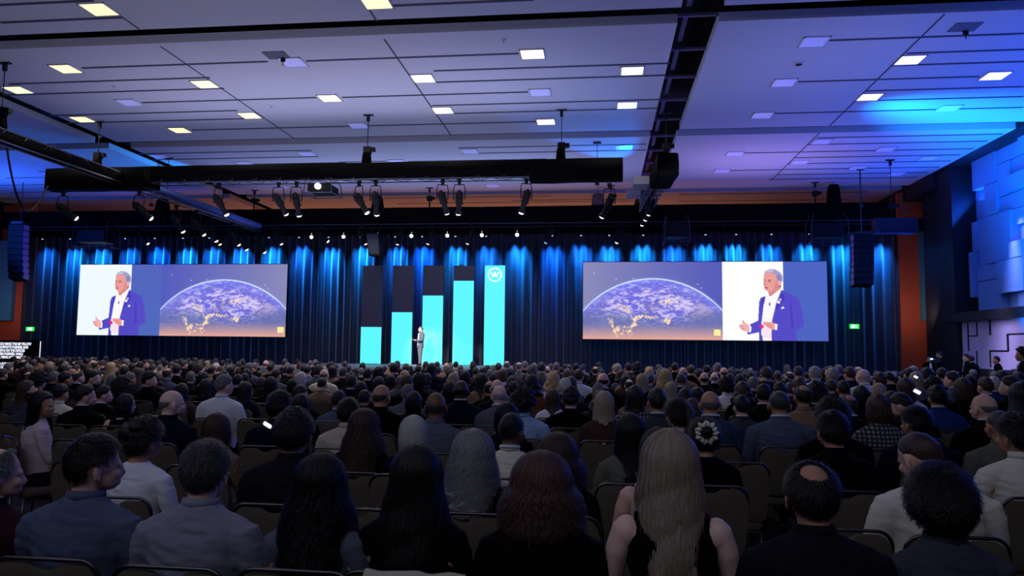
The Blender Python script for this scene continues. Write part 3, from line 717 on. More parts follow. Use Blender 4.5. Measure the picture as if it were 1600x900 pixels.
# projectors
def projector(px0, px1, py0, py1, y, ztop, label, glow=False):
    a = at(px0, py0, y=y); c = at(px1, py1, y=y); cx = (a[0]+c[0])/2; w_ = abs(c[0]-a[0]); h_ = abs(a[2]-c[2])
    e = empty('projector', (cx, y, c[2]), label=label, cat='projector', group='hanging projectors')
    b = MB(); b.box((0, 0, h_*.55), (w_*.78, .9, h_*.62)); b.build('housing', M_blk, e)
    b = MB()
    for sx in (-1, 1):
        for sy in (-.5, .5): b.tube([(sx*w_/2, sy, 0), (sx*w_*.47, sy, h_), (sx*w_*.40, sy*.6, ztop-c[2])], .018, 6)
        b.tube([(sx*w_/2, -.5, .02), (sx*w_/2, .5, .02)], .018, 6)
    for sy in (-.5, .5): b.tube([(-w_/2, sy, .02), (w_/2, sy, .02)], .018, 6)
    b.build('cage', M_met, e)
    b = MB(); b.tube([(0, -.45, h_*.6), (0, -.53, h_*.6)] if glow else [(0, .45, h_*.5), (0, .58, h_*.5)], .10, 16); b.build('lens', M_bulb if glow else M_blens, e)
projector(484, 526, 289, 306, 24.0, zb_+.1, 'black caged projector with glowing lens under the middle of front truss', True)
projector(124, 177, 358, 387, 34.7, 7.95, 'caged projector hanging above the left end of left screen')
projector(1037, 1076, 347, 380, 34.7, 7.95, 'caged projector hanging above the middle of right screen')
projector(1262, 1322, 347, 381, 34.7, 7.95, 'largest caged projector, hanging above right end of right screen')
# short draped truss at far right
a = at(1365, 353, y=31.5); c = at(1431, 353, y=31.5)
e, p0, d, Ln, u, v = truss(a, c, .3); tag(e, 'short black draped truss at far right beside the orange wall', 'truss')
cover(e, p0, d, 0, Ln, u, v, .28, .30, -.30, m=mat('navy_cloth', (16, 18, 44), .9))
hoist((a[0]+c[0])/2-.1, 31.5, a[2]+.3, 'chain hoist above the short far right truss', bag=False)

# small ceiling fittings
for k, (px, py, nm_, lb) in enumerate(((179,134,'sprinkler','near the left purple light'),(424,165,'sprinkler','between two lit squares'),(787,62,'sprinkler','above the brightest middle light'),(156,213,'sprinkler','above the left truss hoist'))):
    p = at(px, py, z=ZC); e = empty(nm_, (p[0], p[1], ZC), label='tiny white sprinkler head in the ceiling '+lb, cat='sprinkler', group='ceiling sprinklers')
    b = MB(); b.tube([(0, 0, 0), (0, 0, -.02)], [.09, .07], 12); b.tube([(0, 0, -.02), (0, 0, -.09)], .02, 8); b.build('head', M_frame, e)
p = at(1248, 99, z=ZC); e = empty('ceiling_loudspeaker', (p[0], p[1], ZC), label='small round loudspeaker in the right bay of the ceiling', cat='loudspeaker')
MB().tube([(0, 0, 0), (0, 0, -.03), (0, 0, -.035)], [.17, .15, .12], 20).build('rim', M_frame, e); MB().tube([(0, 0, -.034), (0, 0, -.045)], .09, 16).build('grille', M_blk, e)
for k, (px, py, lb) in enumerate(((432, 86, 'left, beside a pale unlit light'), (1508, 42, 'right, near the top picture edge'))):
    p = at(px, py, z=ZC); e = empty('ceiling_hatch', (p[0], p[1], ZC), label='open grey ceiling hatch with hanging point, '+lb, cat='hatch', group='ceiling hatches')
    MB().box((0, 0, -.008), (.62, .5, .016)).build('hatch_panel', mat('hatch_grey', (96, 96, 112), .8), e)
    b = MB(); b.box((.1, .2, -.06), (.12, .04, .1)); b.tube([(.1, .2, -.1), (.1, .2, -.22)], .012, 6); b.build('hook', M_blk, e)

# ------------------------------------------------------------------ people: templates
def remesh(b, vox, smooth=6, name='m'):
    me = b.mesh(name); o = D.objects.new('tmp', me); C.objects.link(o)
    m = o.modifiers.new('r', 'REMESH'); m.mode = 'VOXEL'; m.voxel_size = vox
    if smooth: q = o.modifiers.new('s', 'SMOOTH'); q.factor = .5; q.iterations = smooth
    dg = bpy.context.evaluated_depsgraph_get(); ev = o.evaluated_get(dg)
    r = D.meshes.new_from_object(ev); D.objects.remove(o); D.meshes.remove(me)
    V = np.empty(len(r.vertices)*3); r.vertices.foreach_get('co', V); V = V.reshape(-1, 3)
    Fc = [tuple(p.vertices) for p in r.polygons]; D.meshes.remove(r)
    return V, Fc
def tomesh(name, V, Fc, mi=None):
    me = D.meshes.new(name); me.from_pydata(np.asarray(V).tolist(), [], Fc)
    if mi is not None: me.polygons.foreach_set('material_index', mi)
    me.polygons.foreach_set('use_smooth', [True]*len(me.polygons)); me.update(); return me
HCn = np.array([0, -.012, 1.235]); HR = np.array([.075, .095, .10])       # cranium
def head_shapes(b):
    b.ell(HCn, HR, 32, 20)
    b.ell((0, .030, 1.178), (.058, .062, .066), 24, 16)      # face
    b.ell((0, .052, 1.130), (.030, .032, .022), 16, 10)      # chin
    b.ell((0, .030, 1.145), (.052, .055, .030), 20, 12)      # jaw
    b.ell((0, .072, 1.225), (.050, .020, .016), 16, 10)      # brow
    b.tube([(0, .082, 1.220), (0, .094, 1.198), (0, .104, 1.180)], [.008, .010, .011], 10)   # nose
    b.ell((0, .095, 1.175), (.015, .012, .008), 12, 8)
    b.ell((0, .084, 1.150), (.024, .010, .006), 12, 8)       # lips
    b.ell((0, .083, 1.141), (.020, .010, .006), 12, 8)
    for s in (-1, 1):
        b.ell((s*.040, .066, 1.185), (.018, .020, .020), 12, 8)      # cheek
        R = rotz(s*.5)
        b.ell((s*.086, -.006, 1.200), (.0075, .021, .035), 14, 10, R=R)
        b.ell((s*.081, .004, 1.174), (.007, .011, .015), 10, 8, R=R)
def arm(b, s, pts, rad):
    b.tube([(s*p[0], p[1], p[2]) for p in pts], rad, 14)
ARM_P = [(.185, -.055, 1.005), (.215, -.05, .93), (.240, -.02, .82), (.248, .02, .735), (.225, .10, .70), (.17, .20, .682), (.125, .265, .672)]
def hand(b, s, w, f, splay=1.0, flat=True):
    """w wrist point, f unit-ish forward direction; palm and five bent fingers resting on a thigh"""
    w = np.array(w); f = np.array(f)/np.linalg.norm(f); side = np.cross(f, [0, 0, 1]); side /= np.linalg.norm(side); side *= -s
    b.ell(w+f*.045, (.036, .046, .014), 14, 8, R=np.stack([side, f, [0, 0, 1]], 1))
    for k, (off, ln) in enumerate(((-.030, .062), (-.010, .076), (.011, .080), (.032, .072))):
        p = w+f*.080+side*off; d = f+side*off*3.2
        b.tube([p, p+d*ln*.4+[0, 0, .004], p+d*ln*.75+[0, 0, -.006], p+d*ln+[0, 0, -.020]], [.0085, .0082, .0078, .0055], 8)
    p = w+f*.030+side*.030; b.tube([p, p+side*.022+f*.022, p+side*.032+f*.052], [.011, .010, .007], 8)
def seated_body():
    b = MB(); head_shapes(b)
    b.tube([(0, -.045, 1.04), (0, -.036, 1.10), (0, -.018, 1.17)], [.060, .056, .056], 20)
    b.rings([(0,.0,.48,.155,.12),(0,-.01,.56,.165,.12),(0,-.02,.66,.145,.105),(0,-.03,.78,.14,.10),(0,-.045,.90,.165,.11),(0,-.05,.99,.175,.10),(0,-.05,1.04,.12,.075),(0,-.045,1.075,.066,.06)], 28)
    for s in (-1, 1):
        arm(b, s, ARM_P, [.052, .05, .044, .040, .038, .030, .025]); b.ell((s*.178, -.054, .992), (.058, .056, .060), 16, 10); b.tube([(s*.05, -.046, 1.030), (s*.16, -.050, .990)], [.040, .040], 14)
        hand(b, s, (s*.125, .265, .668), (-s*.25, 1, -.02))
        b.tube([(s*.09, .02, .545), (s*.11, .20, .545), (s*.13, .40, .54), (s*.135, .455, .50), (s*.135, .46, .38), (s*.135, .455, .20), (s*.135, .45, .09)], [.085, .08, .062, .060, .055, .042, .036], 14)
        b.ell((s*.14, .50, .05), (.04, .11, .04), 14, 8)
    return remesh(b, .0075, 3), remesh(b, .015, 1)
T_BODY, T_BODYL = seated_body()
def eyes_lips(V, Fc):
    """material index per face: 0 skin, 1 lips, 2 eye white, 3 iris"""
    c = np.array([V[list(f)].mean(0) for f in Fc]); mi = np.zeros(len(Fc), int)
    lip = (abs(c[:, 0]) < .023) & (abs(c[:, 2]-1.1455) < .0085) & (c[:, 1] > .078); mi[lip] = 1
    for s in (-1, 1):
        d = np.sqrt(((c[:, 0]-s*.031)/.014)**2+((c[:, 2]-1.207)/.0065)**2)
        mi[(d < 1) & (c[:, 1] > .06)] = 2
        d2 = np.hypot(c[:, 0]-s*.031, c[:, 2]-1.207); mi[(d2 < .0062) & (c[:, 1] > .06)] = 3
        br = (abs(c[:, 0]-s*.033) < .020) & (abs(c[:, 2]-(1.228-abs(c[:, 0]-s*.03)*.2)) < .0045) & (c[:, 1] > .06); mi[br] = 4
    return mi.tolist()
T_MI = eyes_lips(*T_BODY); T_MIL = eyes_lips(*T_BODYL)
NK = np.array([0, -.030, 1.10])
def turn(V, yaw, pitch=0.0):
    """turn the head about the neck"""
    V = V.copy(); t = np.clip((V[:, 2]-1.075)/.07, 0, 1)*(np.hypot(V[:, 0], V[:, 1]) < .2); t = t*t*(3-2*t)
    a = -yaw*t; P = V-NK; c, s = np.cos(a), np.sin(a); x = P[:, 0]*c-P[:, 1]*s; y = P[:, 0]*s+P[:, 1]*c; z = P[:, 2]
    if pitch:
        p = -pitch*t; # nod forward in the turned frame
        fx, fy = math.sin(yaw), math.cos(yaw); f = x*fx+y*fy; r = f*np.cos(p)-z*np.sin(p)*0 + z*np.sin(-p); z2 = z*np.cos(p)-f*np.sin(-p)
        x = x+(r-f)*fx; y = y+(r-f)*fy; z = z2
    return np.stack([x, y, z], 1)+NK
def narrow(V, k):
    """slimmer shoulders and trunk, same head"""
    V = V.copy(); t = 1-np.clip((V[:, 2]-1.05)/.05, 0, 1); V[:, 0] *= 1-(1-k)*t; return V
def cloth(kind, vox=.010):
    b = MB()
    if kind == 'suit':
        R = [(0,.005,.50,.190,.145),(0,-.005,.58,.188,.135),(0,-.02,.68,.180,.125),(0,-.035,.80,.182,.122),(0,-.045,.90,.198,.128),(0,-.05,.97,.205,.120),(0,-.05,1.02,.185,.104),(0,-.048,1.055,.135,.086),(0,-.045,1.085,.090,.075),(0,-.042,1.105,.074,.068)]
        ra = [.068, .066, .060, .055, .051, .043, .038]
    elif kind == 'shirt':
        R = [(0,.005,.50,.178,.135),(0,-.005,.58,.175,.128),(0,-.02,.68,.165,.118),(0,-.035,.80,.166,.115),(0,-.045,.90,.182,.121),(0,-.05,.97,.188,.112),(0,-.05,1.02,.168,.097),(0,-.048,1.055,.118,.080),(0,-.045,1.085,.080,.070),(0,-.042,1.10,.068,.063)]
        ra = [.062, .060, .054, .049, .045, .037, .032]
    else:  # sleeveless
        R = [(0,.005,.50,.176,.133),(0,-.005,.58,.172,.126),(0,-.02,.68,.155,.113),(0,-.035,.80,.152,.110),(0,-.045,.90,.184,.122),(0,-.05,.96,.186,.114),(0,-.05,1.00,.165,.102),(0,-.05,1.035,.132,.090),(0,-.048,1.062,.098,.078)]
        ra = None
    b.rings(R, 32, p=2.25)
    for s in (-1, 1):
        if not ra: b.tube([(s*.04, -.048, 1.045), (s*.10, -.050, 1.028), (s*.135, -.052, 1.008)], [.052, .054, .052], 14)
        if ra:
            P = list(ARM_P); P[-1] = (.135, .25, .675)
            arm(b, s, P if kind != 'polo' else P[:3], ra)
            b.ell((s*.172, -.052, .992), (.070, .068, .056), 16, 10); b.tube([(s*.06, -.048, 1.035), (s*.17, -.052, .995)], [.062, .060], 14)
    V, Fc = remesh(b, vox, 12 if vox < .015 else 3)
    # soft folds: creases across the back and at the elbows
    k = n3(V*np.array([1, 1, 2.3]), 13, 5)*.0045+n3(V*np.array([1.6, 1, 3.2]), 26, 9)*.0022
    back = np.clip(.6+abs(V[:, 2]-.80)*1.6, .6, 1.4); c0 = np.array([0, -.03, 0]); d = V*np.array([1, 1, 0])-c0; d /= np.linalg.norm(d, axis=1)[:, None]+1e-9
    V = V+d*(k*back)[:, None]
    if kind == 'suit':       # centre back seam and arm seams
        seam = np.exp(-(V[:, 0]/.004)**2)*(V[:, 1] < -.05)*(V[:, 2] < 1.06); V[:, 1] += seam*.0035
        a = np.abs(np.abs(V[:, 0])-.168); V[:, 1] += np.exp(-(a/.006)**2)*(V[:, 2] > .86)*(V[:, 1] < -.06)*.003
    return V, Fc
T_SUIT, T_SHIRT, T_VEST = cloth('suit'), cloth('shirt'), cloth('vest'); T_SUITL, T_SHIRTL = cloth('suit', .021), cloth('shirt', .021)
def trousers():
    b = MB(); b.rings([(0,.01,.44,.17,.13),(0,.0,.50,.182,.14),(0,-.005,.57,.175,.13),(0,-.01,.62,.165,.12)], 24, p=2.2)
    for s in (-1, 1):
        b.tube([(s*.09, .02, .542), (s*.11, .20, .545), (s*.13, .41, .54), (s*.135, .462, .50), (s*.135, .465, .38), (s*.135, .46, .20), (s*.135, .455, .09)], [.098, .092, .074, .072, .066, .056, .054], 14)
    return remesh(b, .022, 2)
T_TRO = trousers()
def shoes():
    b = MB()
    for s in (-1, 1): b.ell((s*.14, .50, .045), (.048, .135, .042), 16, 8); b.box((s*.14, .50, .012), (.08, .24, .022))
    return remesh(b, .016, 1)
T_SHOE = shoes()
def collar(r0, r1, z0, z1, th=.006, lift=.012, open_front=.5):
    """standing collar round the neck, open at the front"""
    b = MB(); n = 30; a = np.linspace(pi/2+open_front, pi/2+2*pi-open_front, n); P = []
    for (r, z, o) in ((r0, z0, 0), ((r0+r1)/2, (z0+z1)/2+.002, 0), (r1, z1, 0), (r1+th, z1-.002, 1), ((r0+r1)/2+th*1.3, (z0+z1)/2, 1), (r0+th*1.6, z0-.006, 1)):
        bk = (1-np.sin(a))/2
        P.append(np.stack([np.cos(a)*r, -.040+np.sin(a)*r*.94+(.012*(z-1.08)/.05), z+lift*bk], 1))
    P.append(P[0]); return b.grid(np.array(P))
T_COLL_S = collar(.068, .066, 1.085, 1.118).mesh('jacket_collar', True)
T_COLL_W = collar(.063, .0605, 1.088, 1.127, th=.004).mesh('shirt_collar', True)
def lanyard():
    b = MB(); n = 36; a = np.linspace(pi/2+.6, pi/2+2*pi-.6, n); P = []
    for (r, z) in ((.074, 1.112), (.0715, 1.128)):
        bk = (1-np.sin(a))/2; P.append(np.stack([np.cos(a)*r, -.041+np.sin(a)*r*.95, z+.014*bk-.01*(1-bk)], 1))
    for s in (0, -1):
        pass
    b.grid(np.array(P)); m = len(b.f); b.mi = [(1 if abs(i-m/2) < 3.2 else 0) for i in range(m)]
    for s in (-1, 1): b.tube([(s*.058, .008, 1.105), (s*.060, .06, 1.06), (s*.05, .078, .95), (s*.02, .09, .82)], .006, 6)
    b.box((0, .098, .77), (.075, .008, .10)); return b.mesh('lanyard', False)
T_LAN = lanyard()

# ---- hair
def dirs(az, el): return np.stack([np.sin(az)*np.cos(el), np.cos(az)*np.cos(el), np.sin(el)], -1)
def hairline(az, low=-42, side=-10, front=36):
    a = np.abs(az)/pi; a = np.clip(a, 0, 1)       # 0 front .. 1 back
    x = np.array([0, .20, .36, .47, .56, .70, 1.0]); y = np.array([front, front-4, 14, side, side+8, (low+side)/2-6, low]); return np.radians(np.interp(a, x, y))
def cap_hair(thick=.014, low=-42, side=-10, front=36, noise=.003, ns=45, top=0.0, bald=None, flat=0, seed=0, nu=72, nv=40, sharp=14):
    """hair shell hugging the skull, ending at a hair line; bald=(radius) leaves a bare crown"""
    az = np.linspace(-pi, pi, nu, endpoint=False); el = np.linspace(-pi/2+.25, pi/2, nv)
    A, E = np.meshgrid(az, el); d = dirs(A, E)
    hl = hairline(A, low, side, front); m = np.clip((E-hl)*sharp/3+.35, 0, 1); m = m*m*(3-2*m)
    if bald is not None:
        ang = np.arccos(np.clip(d @ np.array([0, bald[1], math.sqrt(1-bald[1]**2)]), -1, 1)); m *= np.clip((ang-bald[0])*7, 0, 1)
    P = d.reshape(-1, 3)
    nz = n3(P*1.0, ns*.12, seed)*noise*1.5+n3(P, ns*.35, seed+4)*noise
    sidef = 1-.72*np.exp(-((np.abs(A.ravel())/pi-.50)/.13)**2)*np.clip(1-(E.ravel()+.05)/.55, 0, 1)*(thick < .03)
    th = (thick+top*np.clip(P[:, 2], 0, 1)**1.5+nz)*sidef
    R = 1/np.sqrt(((P/HR)**2).sum(1)); Q = HCn+P*((R-.006)+(th+.006)*m.ravel())[:, None]
    Fc = [(i*nu+j, i*nu+(j+1) % nu, (i+1)*nu+(j+1) % nu, (i+1)*nu+j) for i in range(nv-1) for j in range(nu)]
    return Q, Fc
def strands(root, flow, n, seg, width, seed, droop=None):
    pass
def curtain(zend, prof, wave=0.0, wl=.1, n=56, seed=0, face=118, jitter=.004, thick=.010, part=True, lift=.0, curl=0, front_fall=True):
    """long hair: surface param (azimuth from the back, t along length).
    prof: list of (z, half width, back depth) below the skull"""
    g = np.random.default_rng(seed)
    zc = HCn[2]; th = .020+lift
    def surf(phi, t):
        """phi: angle from the back (0) to the sides (+-), t 0 crown..1 tip"""
        tt = np.clip(t, 0, 1.13)
        t0 = .30                                   # fraction over the skull
        el = pi/2*(1-np.clip(tt/t0, 0, 1))
        rx, ry = HR[0]+th, HR[1]+th*.8; rz = HR[2]+.012+lift*.6
        x1 = np.sin(phi)*np.cos(el)*rx; y1 = -np.cos(phi)*np.cos(el)*ry; z1 = np.sin(el)*rz
        u = np.clip((tt-t0)/(1-t0), 0, 1.18)
        z = zc+np.where(tt < t0, z1, 0) - u*(zc-zend)
        zz = np.array([p[0] for p in prof]); o = np.argsort(zz)
        hw = np.interp(z, zz[o], np.array([p[1] for p in prof])[o]); bd = np.interp(z, zz[o], np.array([p[2] for p in prof])[o])
        k = np.clip(u*4, 0, 1); k = k*k*(3-2*k)
        x2 = np.sin(phi)*hw; y2 = -np.cos(phi)*bd
        y2 = np.where(np.cos(phi) < 0, -np.cos(phi)*bd*.55, y2)
        x = np.where(tt < t0, x1, x1*(1-k)+x2*k); y = np.where(tt < t0, y1, y1*(1-k)+y2*k)
        return np.stack([x, y+HCn[1], z], -1)
    b = MB()
    ph = np.linspace(-math.radians(face), math.radians(face), n); tv = np.concatenate([np.linspace(0, .3, 9), np.linspace(.33, 1, 20)])
    PH, TV = np.meshgrid(ph, tv)
    S = surf(PH, TV); ctr = np.array([0, HCn[1], 0])
    out = S-ctr; out[..., 2] = np.where(TV < .3, (S[..., 2]-zc), 0); out /= np.linalg.norm(out, axis=-1)[..., None]+1e-9
    nz = (n3(np.stack([PH*3, TV*1.2, PH*0], -1).reshape(-1, 3), 3.2, seed).reshape(PH.shape)*.006 + n3(np.stack([PH*9, TV*1.0, PH*0], -1).reshape(-1, 3), 3.0, seed+3).reshape(PH.shape)*.003)
    if curl: nz = nz + n3(S.reshape(-1, 3), 28, seed).reshape(PH.shape)*curl
    wv = wave*np.sin(TV*2*pi*(zc-zend)/wl+PH*2.5+2*np.sin(PH*3))*np.clip((TV-.3)*3, 0, 1)
    O = S+out*(nz+wv)[..., None]; I = S-out*thick
    I[-1] = O[-1]; b.grid(O); b.grid(I[:, ::-1])
    for sdx in (0, n-1):
        b.grid(np.stack([O[:, sdx], I[:, sdx]], 1))
    return b, surf, out, wv
def add_strands(b, surf, N, face, seed, width=.0022, wave=0, wl=.1, jit=.006, curl=0, tlen=(.72, 1.09), tstart=(0, .25), segs=16, wr=.6):
    g = np.random.default_rng(seed+50)
    phi0 = g.uniform(-math.radians(face), math.radians(face), N); t0 = g.uniform(*tstart, N); t1 = g.uniform(*tlen, N); k = np.linspace(0, 1, segs)
    T = t0[:, None]+(t1-t0)[:, None]*k[None]; PH = phi0[:, None]+g.normal(0, .05, N)[:, None]*k[None]
    ln = 1.0
    S = surf(PH, T); up = S.copy(); up[..., 1] -= HCn[1]; up[..., 2] = np.where(T < .3, S[..., 2]-HCn[2], 0); up /= np.linalg.norm(up, axis=-1)[..., None]+1e-9
    pha = g.uniform(0, 6.28, N)[:, None]*wr; side = np.stack([-up[..., 1], up[..., 0], up[..., 2]*0], -1)
    den = np.clip((T-.22)*4, 0, 1)
    w1 = wave*np.sin((HCn[2]-S[..., 2])*2*pi/wl+pha+PH*2.5)*den; w2 = wave*.8*np.cos((HCn[2]-S[..., 2])*2*pi/wl*1.1+pha*1.7)*den
    off = g.normal(0, jit, N)[:, None]+.0015
    if curl:
        w1 = w1+curl*np.sin(k[None]*g.uniform(14, 24, N)[:, None]+pha*3); w2 = w2+curl*np.cos(k[None]*g.uniform(14, 24, N)[:, None]+pha*5)
    P = S+up*(np.abs(off)*.9+w1)[..., None]+side*(w2+g.normal(0, jit*.8, N)[:, None]*k[None])[..., None]
    wd = width*(1-.65*k)[None, :, None]*g.uniform(.6, 1.3, N)[:, None, None]
    A_ = P+side*wd; B_ = P-side*wd
    V = np.stack([A_, B_], 2).reshape(-1, 3); Fc = []
    for i in range(N):
        o = i*segs*2
        for j in range(segs-1): Fc.append((o+2*j, o+2*j+1, o+2*j+3, o+2*j+2))
    k0 = len(b.mi); b.add(V, Fc); hl = (g.random(N) < .33).astype(int); b.mi[k0:] = np.repeat(hl, segs-1).tolist(); return b
def short_strands(b, Q, N, length, seed, low, side, front, width=.0016, lift=.35, thick=.012, bald=None, swirl=1.0, curl=0.0):
    """short hairs lying back and down over the skull"""
    g = np.random.default_rng(seed+9); az = g.uniform(-pi, pi, N*2); el = np.arcsin(g.uniform(-.75, 1, N*2))
    keep = el > hairline(az, low, side, front)+.03
    d = dirs(az, el)
    if thick < .03: keep &= ~((np.abs(np.abs(az)/pi-.5) < .13) & (el < .12))
    if bald is not None: keep &= np.arccos(np.clip(d @ np.array([0, bald[1], math.sqrt(1-bald[1]**2)]), -1, 1)) > bald[0]+.03
    d = d[keep][:N]; N = len(d); segs = 5; k = np.linspace(0, 1, segs)
    crown = np.array([0, -.45, .89]); t = d-crown; t -= d*(t*d).sum(1)[:, None]; t /= np.linalg.norm(t, axis=1)[:, None]+1e-6
    t = t+g.normal(0, .18, t.shape); R = 1/np.sqrt(((d/HR)**2).sum(1))
    ln = length*g.uniform(.6, 1.2, N); base = HCn+d*(R+thick*.7)[:, None]
    P = base[:, None]+t[:, None]*(ln[:, None]*k[None])[..., None]+d[:, None]*(thick*.4+lift*ln[:, None]*np.sin(k*pi*.55)[None]*.5)[..., None]
    rr = (P-HCn); Rn = 1/np.sqrt(((rr/HR)**2).sum(-1)); P = np.where((Rn > .9)[..., None], HCn+rr*np.minimum(1.15, Rn)[..., None]*1.0+0*P, P)
    if curl: P = P+curl*np.stack([np.sin(k*9+i) for i in g.uniform(0, 6, N)], 0)[..., None]*np.cross(t, d)[:, None]
    sd = np.cross(t, d); sd /= np.linalg.norm(sd, axis=1)[:, None]+1e-9; wd = (width*(1-.6*k))[None, :, None]
    V = np.stack([P+sd[:, None]*wd, P-sd[:, None]*wd], 2).reshape(-1, 3); Fc = []
    for i in range(N):
        o = i*segs*2
        for j in range(segs-1): Fc.append((o+2*j, o+2*j+1, o+2*j+3, o+2*j+2))
    k0 = len(b.mi); b.add(V, Fc); hl = (g.random(N) < .33).astype(int); b.mi[k0:] = np.repeat(hl, segs-1).tolist(); return b
def hair_mesh(style, near=False, seed=0):
    b = MB(); W = .0021
    sh = {'short': dict(thick=.013, top=.008), 'buzz': dict(thick=.004, noise=.0006, low=-38), 'thick': dict(thick=.020, top=.014, noise=.006), 'grey': dict(thick=.012, top=.006, noise=.004),
          'fade': dict(thick=.007, top=.010, low=-34, noise=.001), 'recede': dict(thick=.010, front=58, bald=(.62, -.25)), 'bald': dict(thick=.003, noise=.0004, bald=(1.42, .0), low=-40), 'spot': dict(thick=.012, bald=(.50, -.42), noise=.003)}
    if style in sh:
        kw = dict(low=-42, side=-12, front=36); kw.update(sh[style]); b.add(*cap_hair(seed=seed, **kw))
        if near and style not in ('buzz', 'bald'):
            short_strands(b, None, 5200, .026 if style != 'fade' else .012, seed, kw['low'], kw['side'], kw['front'], thick=kw['thick'], bald=kw.get('bald'), lift=.25)
        return b
    if style == 'shaved': return None
    if style in ('afro', 'bigcurl'):
        lo = -52 if style == 'bigcurl' else -40
        b.add(*cap_hair(thick=.045 if style == 'afro' else .034, low=lo, side=-28, front=34, noise=.013, ns=60, top=.0, seed=seed, sharp=20, nu=96, nv=56))
        if near: short_strands(b, None, 6000, .034, seed, lo, -28, 34, thick=.036, lift=.5, curl=.008, width=.0018)
        return b
    if style in ('bun', 'updo', 'pony', 'scrunchie'):
        b.add(*cap_hair(thick=.016 if style != 'updo' else .030, noise=.004 if style != 'updo' else .010, ns=45, seed=seed, low=-44, side=-14))
        if near: short_strands(b, None, 4200, .05, seed, -44, -14, 36, thick=.015, lift=.1)
        if style == 'bun' or style == 'scrunchie': b.ell((0, -.125, 1.265), (.042, .040, .042), 18, 12)
        if style == 'updo': b.ell((0, -.105, 1.265), (.062, .05, .055), 16, 10); b.ell((.045, -.08, 1.30), (.045, .045, .035), 14, 9); b.ell((-.04, -.085, 1.29), (.045, .045, .04), 14, 9); b.ell((.065, -.05, 1.20), (.03, .04, .03), 12, 8)
        if style == 'pony':
            P = [(0,-.105,1.265),(0,-.155,1.25),(0,-.165,1.18),(0,-.150,1.08),(0,-.145,.98)]; b.tube(P, [.020, .034, .036, .030, .010], 14)
        V = np.concatenate(b.v); b.v = [V+n3(V, 34, seed)[:, None]*.003*np.array([1, 1, 1])]
        return b
    H = {  # zend, profile(z, half width, back depth), wave, wavelength, curl, lift
        'bob':  (1.085, [(1.235,.098,.118),(1.16,.102,.116),(1.09,.090,.096)], .0, .1, 0, .002),
        'bobwave': (1.03, [(1.235,.118,.126),(1.14,.146,.132),(1.06,.150,.130),(1.02,.12,.12)], .012, .09, .006, .010),
        'long': (.86, [(1.235,.098,.118),(1.12,.102,.112),(1.03,.112,.130),(.95,.118,.150),(.86,.095,.160)], .0, .1, 0, .002),
        'verylong': (.74, [(1.235,.102,.120),(1.12,.122,.120),(1.03,.146,.142),(.92,.155,.165),(.80,.140,.168),(.74,.10,.166)], .005, .17, 0, .004),
        'sleek': (.72, [(1.235,.104,.122),(1.14,.116,.120),(1.03,.122,.142),(.92,.124,.165),(.80,.118,.168),(.72,.07,.166)], .007, .15, 0, .006),
        'longwave': (.80, [(1.235,.108,.124),(1.12,.136,.130),(1.03,.155,.150),(.92,.150,.172),(.80,.10,.172)], .014, .13, .003, .006),
        'curly': (.93, [(1.235,.112,.132),(1.12,.130,.140),(1.03,.150,.158),(.93,.140,.168)], .016, .050, .017, .014),
    }
    zend, prof, wave, wl, curl, lift = H[style]
    b.add(*cap_hair(thick=.016+lift, low=-20, side=-14, noise=.003, seed=seed))
    c, surf, out, wv = curtain(zend, prof, wave, wl, seed=seed, curl=curl, lift=lift, face=112)
    for v_ in c.v: pass
    b.add(np.concatenate(c.v), c.f)
    if near:
        N = 3000; add_strands(b, surf, N, 114, seed, width=.0015, wave=wave*.9, wl=wl, jit=.006 if curl else .004, curl=curl*.55, segs=20 if wave else 12, wr=.5 if not curl else 1)
    elif style == 'curly' or style == 'longwave': add_strands(b, surf, 350, 112, seed, width=.004, wave=wave, wl=wl, jit=.006, segs=14)
    return b
HAIR_C = {}
def get_hair(style, near, seed):
    k = (style, near, seed if near else seed % 2)
    if k not in HAIR_C:
        b = hair_mesh(style, near, k[2]); HAIR_C[k] = b.mesh('hair', True) if b else None
    return HAIR_C[k]
BODY_C = {}
def tuck(V, bare):
    """shoulders held inside the clothes when they are covered"""
    if bare: return V
    V = V.copy(); w_ = np.clip((abs(V[:, 0])-.09)/.04, 0, 1)*np.clip((V[:, 2]-.88)/.06, 0, 1)*(V[:, 2] < 1.07); V[:, 2] -= .035*w_; V[:, 0] *= 1-.07*w_; return V
def get_body(sex, yaw, pitch, low=False, bare=False):
    k = ('b', sex, yaw, pitch, low, bare); T = T_BODYL if low else T_BODY
    if k not in BODY_C: BODY_C[k] = tomesh('body', turn(narrow(tuck(T[0], bare), .88 if sex == 'f' else 1), math.radians(yaw), math.radians(pitch)), T[1], T_MIL if low else T_MI)
    return BODY_C[k]
def get_cloth(kind, sex, var=0, low=False):
    if low: var = 0
    k = (kind, sex, var, low)
    if k not in BODY_C:
        src = {'suit': T_SUITL if low else T_SUIT, 'shirt': T_SHIRTL if low else T_SHIRT, 'vest': T_VEST, 'trousers': T_TRO, 'shoes': T_SHOE}[kind]; V = narrow(src[0], .88 if sex == 'f' else 1)
        if var: V = V+n3(V*np.array([1.2, 1, 2.2]), 17, 20+var)[:, None]*.0035*np.array([.6, 1, 0])
        nm = {'suit': 'jacket', 'shirt': 'shirt', 'vest': 'sleeveless_top', 'trousers': 'trousers', 'shoes': 'shoes'}[kind]
        BODY_C[k] = tomesh(nm, V, src[1])
    return BODY_C[k]

